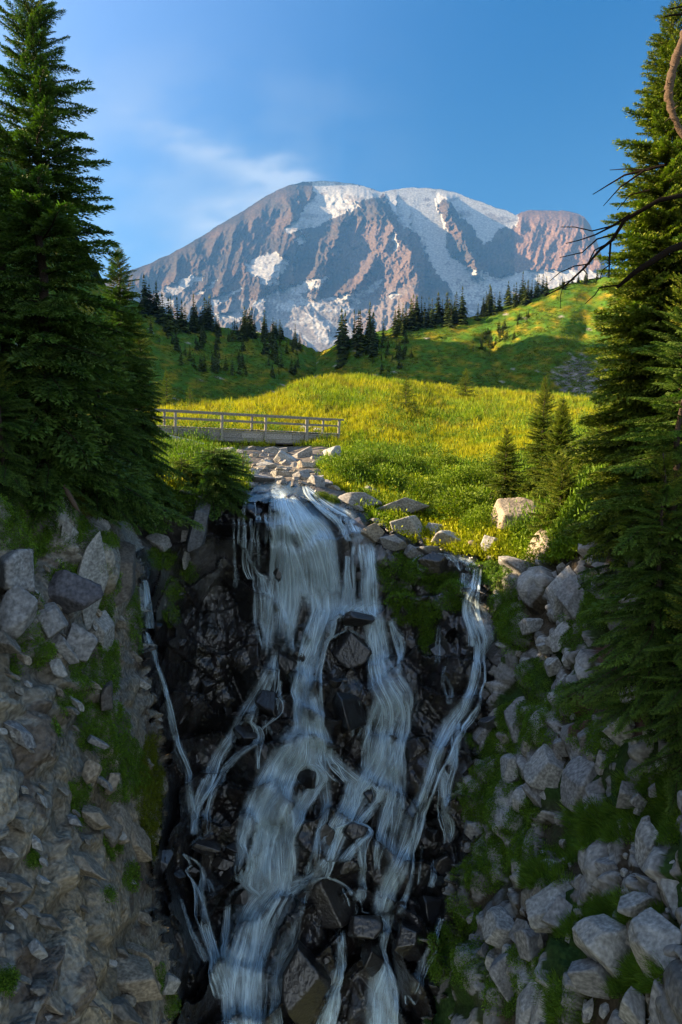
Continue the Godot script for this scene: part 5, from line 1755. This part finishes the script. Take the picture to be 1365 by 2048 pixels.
func make_plants() -> void:
	rng.seed = 44
	var tufts := [tuft_mesh(1, 12, 0.30, 0.075, 0.35), tuft_mesh(2, 10, 0.35, 0.085, 0.5), tuft_mesh(3, 12, 0.25, 0.06, 0.2)]
	var clumps := [clump_mesh(4, 46, 0.8, 0.24), clump_mesh(5, 40, 0.6, 0.28), clump_mesh(6, 46, 0.5, 0.22)]
	var hue := noise(81, 0.06, FastNoiseLite.TYPE_SIMPLEX_SMOOTH, 3)
	var scrub_l := noise(62, 0.05, FastNoiseLite.TYPE_SIMPLEX_SMOOTH, 4)
	var scrub_r := noise(61, 0.05, FastNoiseLite.TYPE_SIMPLEX_SMOOTH, 4)
	var hue2 := noise(82, 0.35, FastNoiseLite.TYPE_SIMPLEX_SMOOTH, 2)
	# meadow: grass and lupine, denser and leafier toward the creek
	var gt := [[], [], []]; var gc := [[], [], []]
	var lt := [[], [], []]; var lc := [[], [], []]
	var n := 0
	while n < 52000:
		var px := rr(260, 1420)
		var top := pl(TOP_G, px)
		var py := top + pow(rng.randf(), 1.15) * (1128.0 - top)
		if zone(px, py) != 0:
			n += 1
			continue
		n += 1
		var p := surf(px, py)
		var d := -p.z
		var m := hue.get_noise_3dv(p)
		var m2 := hue2.get_noise_3dv(p)
		var lush := clampf((py - 840.0) / 110.0 + m * 0.9 + m2 * 0.6, 0.0, 1.0)
		var c := Color(0.32, 0.33, 0.014).lerp(Color(0.155, 0.25, 0.014), clampf(0.40 + m * 1.5 + m2 * 0.8 + lush * 0.45, 0.0, 1.0))
		if m2 > 0.25 and py < 870.0:
			c = c.lerp(Color(0.20, 0.155, 0.030), 0.6)
		c = c * rr(0.7, 1.3)
		if rng.randf() < lush * 0.62:
			var k := rng.randi() % 3
			var s := rr(0.22, 0.52)
			lt[k].append(Transform3D(Basis(Vector3.UP, rng.randf() * TAU).scaled_local(Vector3(s, s * rr(0.9, 1.5), s)), p - Vector3(0, 0.05, 0)))
			lc[k].append(c)
		else:
			var k := rng.randi() % 3
			var s := rr(0.35, 0.75) * clampf(d / 60.0, 0.75, 1.25)
			gt[k].append(Transform3D((Basis(Vector3.UP, rng.randf() * TAU) * Basis(Vector3.RIGHT, rr(-0.12, 0.12))).scaled_local(Vector3(s, s * rr(0.8, 1.4), s)), p))
			gc[k].append(c)
	for k in 3:
		tag(many("grass", tufts[k], M.grass, gt[k], gc[k]), "yellow-green meadow grass, %s" % ["upright tufts on the knoll", "spreading tufts on the knoll", "fine stalks on the knoll"][k], "grass", "meadow plants", "stuff")
		tag(many("meadow_herbs", clumps[k], M.leaf, lt[k], lc[k]), "leafy green lupine growth, %s" % ["tall clumps beside the creek", "broad clumps beside the creek", "low clumps beside the creek"][k], "herbs", "meadow plants", "stuff")
	# taller leafy plants standing in drifts over the knoll
	var dt := []; var dc := []
	for k in 11000:
		var px := rr(300, 1300)
		var top := pl(TOP_G, px)
		var py := top + 4.0 + pow(rng.randf(), 0.9) * (1100.0 - top)
		if zone(px, py) != 0:
			continue
		var p := surf(px, py)
		if hue2.get_noise_3dv(p * 0.7) + hue.get_noise_3dv(p * 2.0) < 0.02:
			continue
		var s := rr(0.35, 0.8)
		dt.append(Transform3D(Basis(Vector3.UP, rng.randf() * TAU).scaled_local(Vector3(s * 0.8, s * rr(0.9, 1.7), s * 0.8)), p - Vector3(0, 0.05, 0)))
		dc.append(Color(0.095, 0.17, 0.016) * rr(0.6, 1.4))
	tag(many("meadow_herbs", clump_mesh(7, 60, 1.0, 0.2), M.leaf, dt, dc), "darker leafy drifts standing in the meadow grass", "herbs", "meadow plants", "stuff")
	# low scrub on the far hills
	var st := []; var sc := []
	for k in 16000:
		var right := rng.randf() < 0.62
		var px := rr(640, 1250) if right else rr(240, 680)
		var top := pl(TOP_R if right else TOP_L, px)
		var py := top + 3.0 + rng.randf() * (835.0 - top)
		var d := hill_depth(hill_r if right else hill_l, px, py, right, scrub_r if right else scrub_l)
		var p := at(px, py, d)
		var m := hue.get_noise_3dv(p * 0.5)
		if m < -0.02 and rng.randf() < 0.7:
			continue
		var s := rr(0.35, 1.1)
		st.append(Transform3D(Basis(Vector3.UP, rng.randf() * TAU).scaled_local(Vector3(s, s * 0.7, s)), p))
		sc.append(Color(0.11, 0.16, 0.018) * rr(0.5, 1.3))
	tag(many("scrub", clump_mesh(10, 30, 0.7, 0.4), M.leaf, st, sc), "low heather scrub spread over the two hillsides", "scrub", "", "stuff")
	# single bushes on the creek's right bank
	var bush := clump_mesh(8, 2600, 0.95, 0.10)
	var bushes := [[770, 960, 42, "bush at the meadow edge above the brown ledge"], [850, 985, 46, "round bush above the long grey ledge"], [920, 1010, 62, "largest bright bush above the pale slab"], [905, 965, 40, "bush behind the largest bright bush"], [965, 1045, 40, "bush left of the big sunlit boulder"], [690, 940, 40, "yellow-green bush beside the rounded bridge boulder"], [730, 925, 34, "low bush right of the bridge end"], [800, 930, 36, "bush in the meadow above the creek bend"], [1030, 965, 38, "bush at the foot of the small bright fir"], [1010, 930, 34, "bush behind the small bright fir"], [880, 925, 34, "bush in the middle of the lower meadow"], [1075, 1110, 34, "flowering bush below the big sunlit boulder"], [960, 960, 36, "bush left of the small bright fir"], [1150, 950, 40, "bush under the young firs"], [1060, 1000, 32, "bush above the big sunlit boulder"], [640, 990, 14, "small plant between the lip and side chute"], [662, 998, 16, "yellow plant on the rock by the side chute"], [725, 985, 16, "bright plant growing on the mossy boulder"], [775, 1040, 12, "small bright plant above the faceted boulder"], [830, 1045, 13, "small reddish plant behind the faceted boulder"], [385, 945, 36, "bush on the cliff edge left of the low hemlocks"], [345, 935, 26, "small bush beside the leaning pale slab"], [1105, 760, 1, ""]]
	for e in bushes:
		if e[3] == "":
			continue
		var p := surf(e[0], e[1] + e[2] * 0.4)
		var s: float = e[2] * 1.2 * -p.z / F
		var c := Color(0.13, 0.20, 0.016)
		var o := node("bush", p)
		tag(o, e[3], "bush", "bushes round the creek")
		var m1 := tinted(M.leaf, c * [0.75, 0.9, 1.1][rng.randi() % 3])
		obj("foliage", bush, m1, o, Transform3D(Basis(Vector3.UP, rng.randf() * TAU).scaled_local(Vector3(s, s * rr(0.9, 1.2), s)), Vector3(0, -0.05, 0)))
		obj("foliage", bush, m1, o, Transform3D(Basis(Vector3.UP, rng.randf() * TAU).scaled_local(Vector3(s, s, s) * 0.75), Vector3(s * rr(-0.7, 0.7), 0, s * rr(-0.4, 0.4))))
	# moss, ferns and grass on the gorge walls: column, row, half width, half height, plants
	var green := [[30, 1010, 60, 46, 260], [20, 1068, 60, 30, 200], [100, 1085, 36, 18, 90], [150, 1150, 40, 24, 120], [70, 1125, 30, 16, 60], [110, 1062, 16, 14, 60], [185, 1090, 30, 16, 80], [150, 1060, 24, 20, 80],
		[215, 1330, 24, 60, 240], [170, 1350, 26, 40, 130], [150, 1400, 26, 24, 80], [215, 1450, 36, 50, 330], [245, 1540, 34, 60, 420], [290, 1590, 26, 70, 360], [300, 1520, 20, 50, 180], [180, 1580, 20, 24, 80], [190, 1625, 24, 24, 80], [225, 1680, 18, 34, 120], [260, 1755, 14, 26, 80], [290, 1680, 14, 40, 120], [10, 1962, 24, 22, 120], [14, 1250, 18, 36, 120], [100, 1308, 16, 18, 60], [60, 1330, 14, 12, 40], [285, 1920, 14, 26, 60], [90, 1710, 14, 14, 40], [112, 1460, 16, 14, 40], [70, 1280, 20, 30, 60], [60, 1220, 14, 30, 50], [212, 1215, 8, 60, 100], [265, 1240, 14, 60, 100], [210, 1790, 10, 10, 20], [320, 1960, 10, 30, 40], [345, 2010, 14, 24, 40],
		[310, 1052, 22, 16, 70], [322, 1118, 26, 18, 100], [370, 1000, 40, 22, 160], [430, 985, 60, 20, 200], [345, 1180, 18, 20, 60], [375, 1145, 14, 20, 50], [340, 1230, 14, 20, 40],
		[835, 1130, 50, 30, 300], [890, 1165, 44, 20, 220], [800, 1195, 26, 26, 140], [835, 1225, 44, 24, 220], [855, 1270, 14, 34, 110], [910, 1205, 26, 16, 90], [990, 1135, 44, 26, 260], [1010, 1200, 30, 40, 180], [1030, 1265, 26, 40, 150], [1005, 1250, 16, 40, 80], [770, 1150, 14, 30, 60],
		[1060, 1430, 60, 30, 260], [1010, 1480, 50, 36, 260], [1000, 1555, 40, 46, 260], [980, 1620, 40, 40, 240], [1010, 1700, 50, 40, 300], [945, 1610, 14, 40, 80], [960, 1750, 36, 30, 180], [930, 1830, 26, 30, 140], [892, 1885, 26, 30, 200], [880, 1935, 20, 26, 120], [1080, 1720, 30, 30, 160], [1100, 1765, 40, 22, 180], [1150, 1860, 40, 18, 140], [1250, 1822, 56, 22, 320], [1305, 1945, 50, 34, 320], [1060, 1915, 36, 20, 140], [960, 1930, 30, 50, 160], [1020, 1990, 40, 40, 180], [1150, 1600, 16, 60, 120], [1200, 1650, 30, 40, 160], [1260, 1650, 60, 36, 260], [960, 1480, 26, 20, 90], [1150, 1410, 40, 30, 160], [1080, 1360, 26, 40, 130], [1230, 1400, 30, 24, 120], [1300, 1580, 50, 30, 160], [1180, 1690, 20, 26, 90], [1190, 1470, 30, 40, 140], [1060, 1640, 30, 40, 160], [1130, 1700, 24, 30, 110], [1340, 1660, 40, 40, 140], [1220, 1500, 24, 30, 90], [1150, 1260, 30, 40, 140], [1190, 1200, 40, 50, 220], [1130, 2010, 40, 40, 160], [1180, 1830, 20, 20, 70], [1090, 1480, 30, 20, 100], [1240, 1960, 30, 30, 120]]
	var ft := [[], [], []]; var fc := [[], [], []]
	var tt := []; var tc := []
	for e in green:
		var mossy: bool = absf(e[0] - 290.0) < 30.0 and e[1] > 1480.0
		for k in int(e[4] * 1.5):
			var a := rng.randf() * TAU
			var q := pow(rng.randf(), 0.6)
			var px: float = e[0] + cos(a) * q * e[2] * 1.1
			var py: float = e[1] + sin(a) * q * e[3] * 1.1
			var p := surf(px, py)
			var nrm := surf_normal(px, py)
			var c := Color(0.075, 0.17, 0.025).lerp(Color(0.15, 0.25, 0.02), rng.randf())
			if mossy:
				c = Color(0.13, 0.16, 0.012)
			c = c * rr(0.6, 1.3)
			var y := nrm.lerp(Vector3.UP, 0.45).normalized()
			var x := y.cross(Vector3(0.3, 0.1, 1)).normalized()
			var bs := Basis(x, y, x.cross(y)) * Basis(Vector3.UP, rng.randf() * TAU)
			var s := rr(0.09, 0.22) * (-p.z / 20.0 * 0.6 + 0.4)
			if e[0] > 1080 and e[1] > 1550 and rng.randf() < 0.65:
				s *= 1.5
				tt.append(Transform3D(bs.scaled_local(Vector3(s * 1.2, s * rr(1.0, 1.8), s * 1.2)), p)); tc.append(c)
			else:
				var w := rng.randi() % 3
				ft[w].append(Transform3D(bs.scaled_local(Vector3(s, s * 0.8, s)), p)); fc[w].append(c)
	for k in 3:
		tag(many("undergrowth", clumps[k], M.leaf, ft[k], fc[k]), ["green ferns and moss spread over the gorge walls", "leafy herbs spread over the gorge walls", "low mossy cushions spread over the gorge walls"][k], "undergrowth", "plants on the gorge walls", "stuff")
	tag(many("grass", tuft_mesh(9, 26, 0.4, 0.045, 0.9), M.leaf, tt, tc), "drooping grass tussocks on the right bank", "grass", "plants on the gorge walls", "stuff")

# weathered stump and roots under the large hemlock
func make_log() -> void:
	var l := Leafer.new()
	var d := 16.6
	l.tube([at(128, 972, d + 0.4), at(138, 990, d), at(150, 1010, d - 0.1), at(160, 1024, d - 0.1)], [0.05, 0.07, 0.06, 0.01], Color(1.3, 1.35, 1.4), 8)
	tag(obj("log", done(l), M.dead_bark), "broken bleached log sticking out under the hemlock", "log")
	var q := Leafer.new()
	d = 20.0
	q.tube([at(1168, 1130, d), at(1182, 1134, d - 0.1), at(1194, 1138, d - 0.1), at(1200, 1152, d), at(1200, 1168, d)], [0.03, 0.045, 0.04, 0.03, 0.012], Color(1.8, 2.0, 2.1), 6)
	tag(obj("root", done(q), M.dead_bark), "bleached bent root hanging on the right bank", "root")

func _ready() -> void:
	make_light()
	make_materials()
	make_mountain()
	make_hills()
	make_ground()
	make_rock_shapes()
	make_rocks()
	make_water()
	make_boughs()
	make_near_trees()
	make_snag()
	make_far_trees()
	make_bridge()
	make_plants()
	make_log()
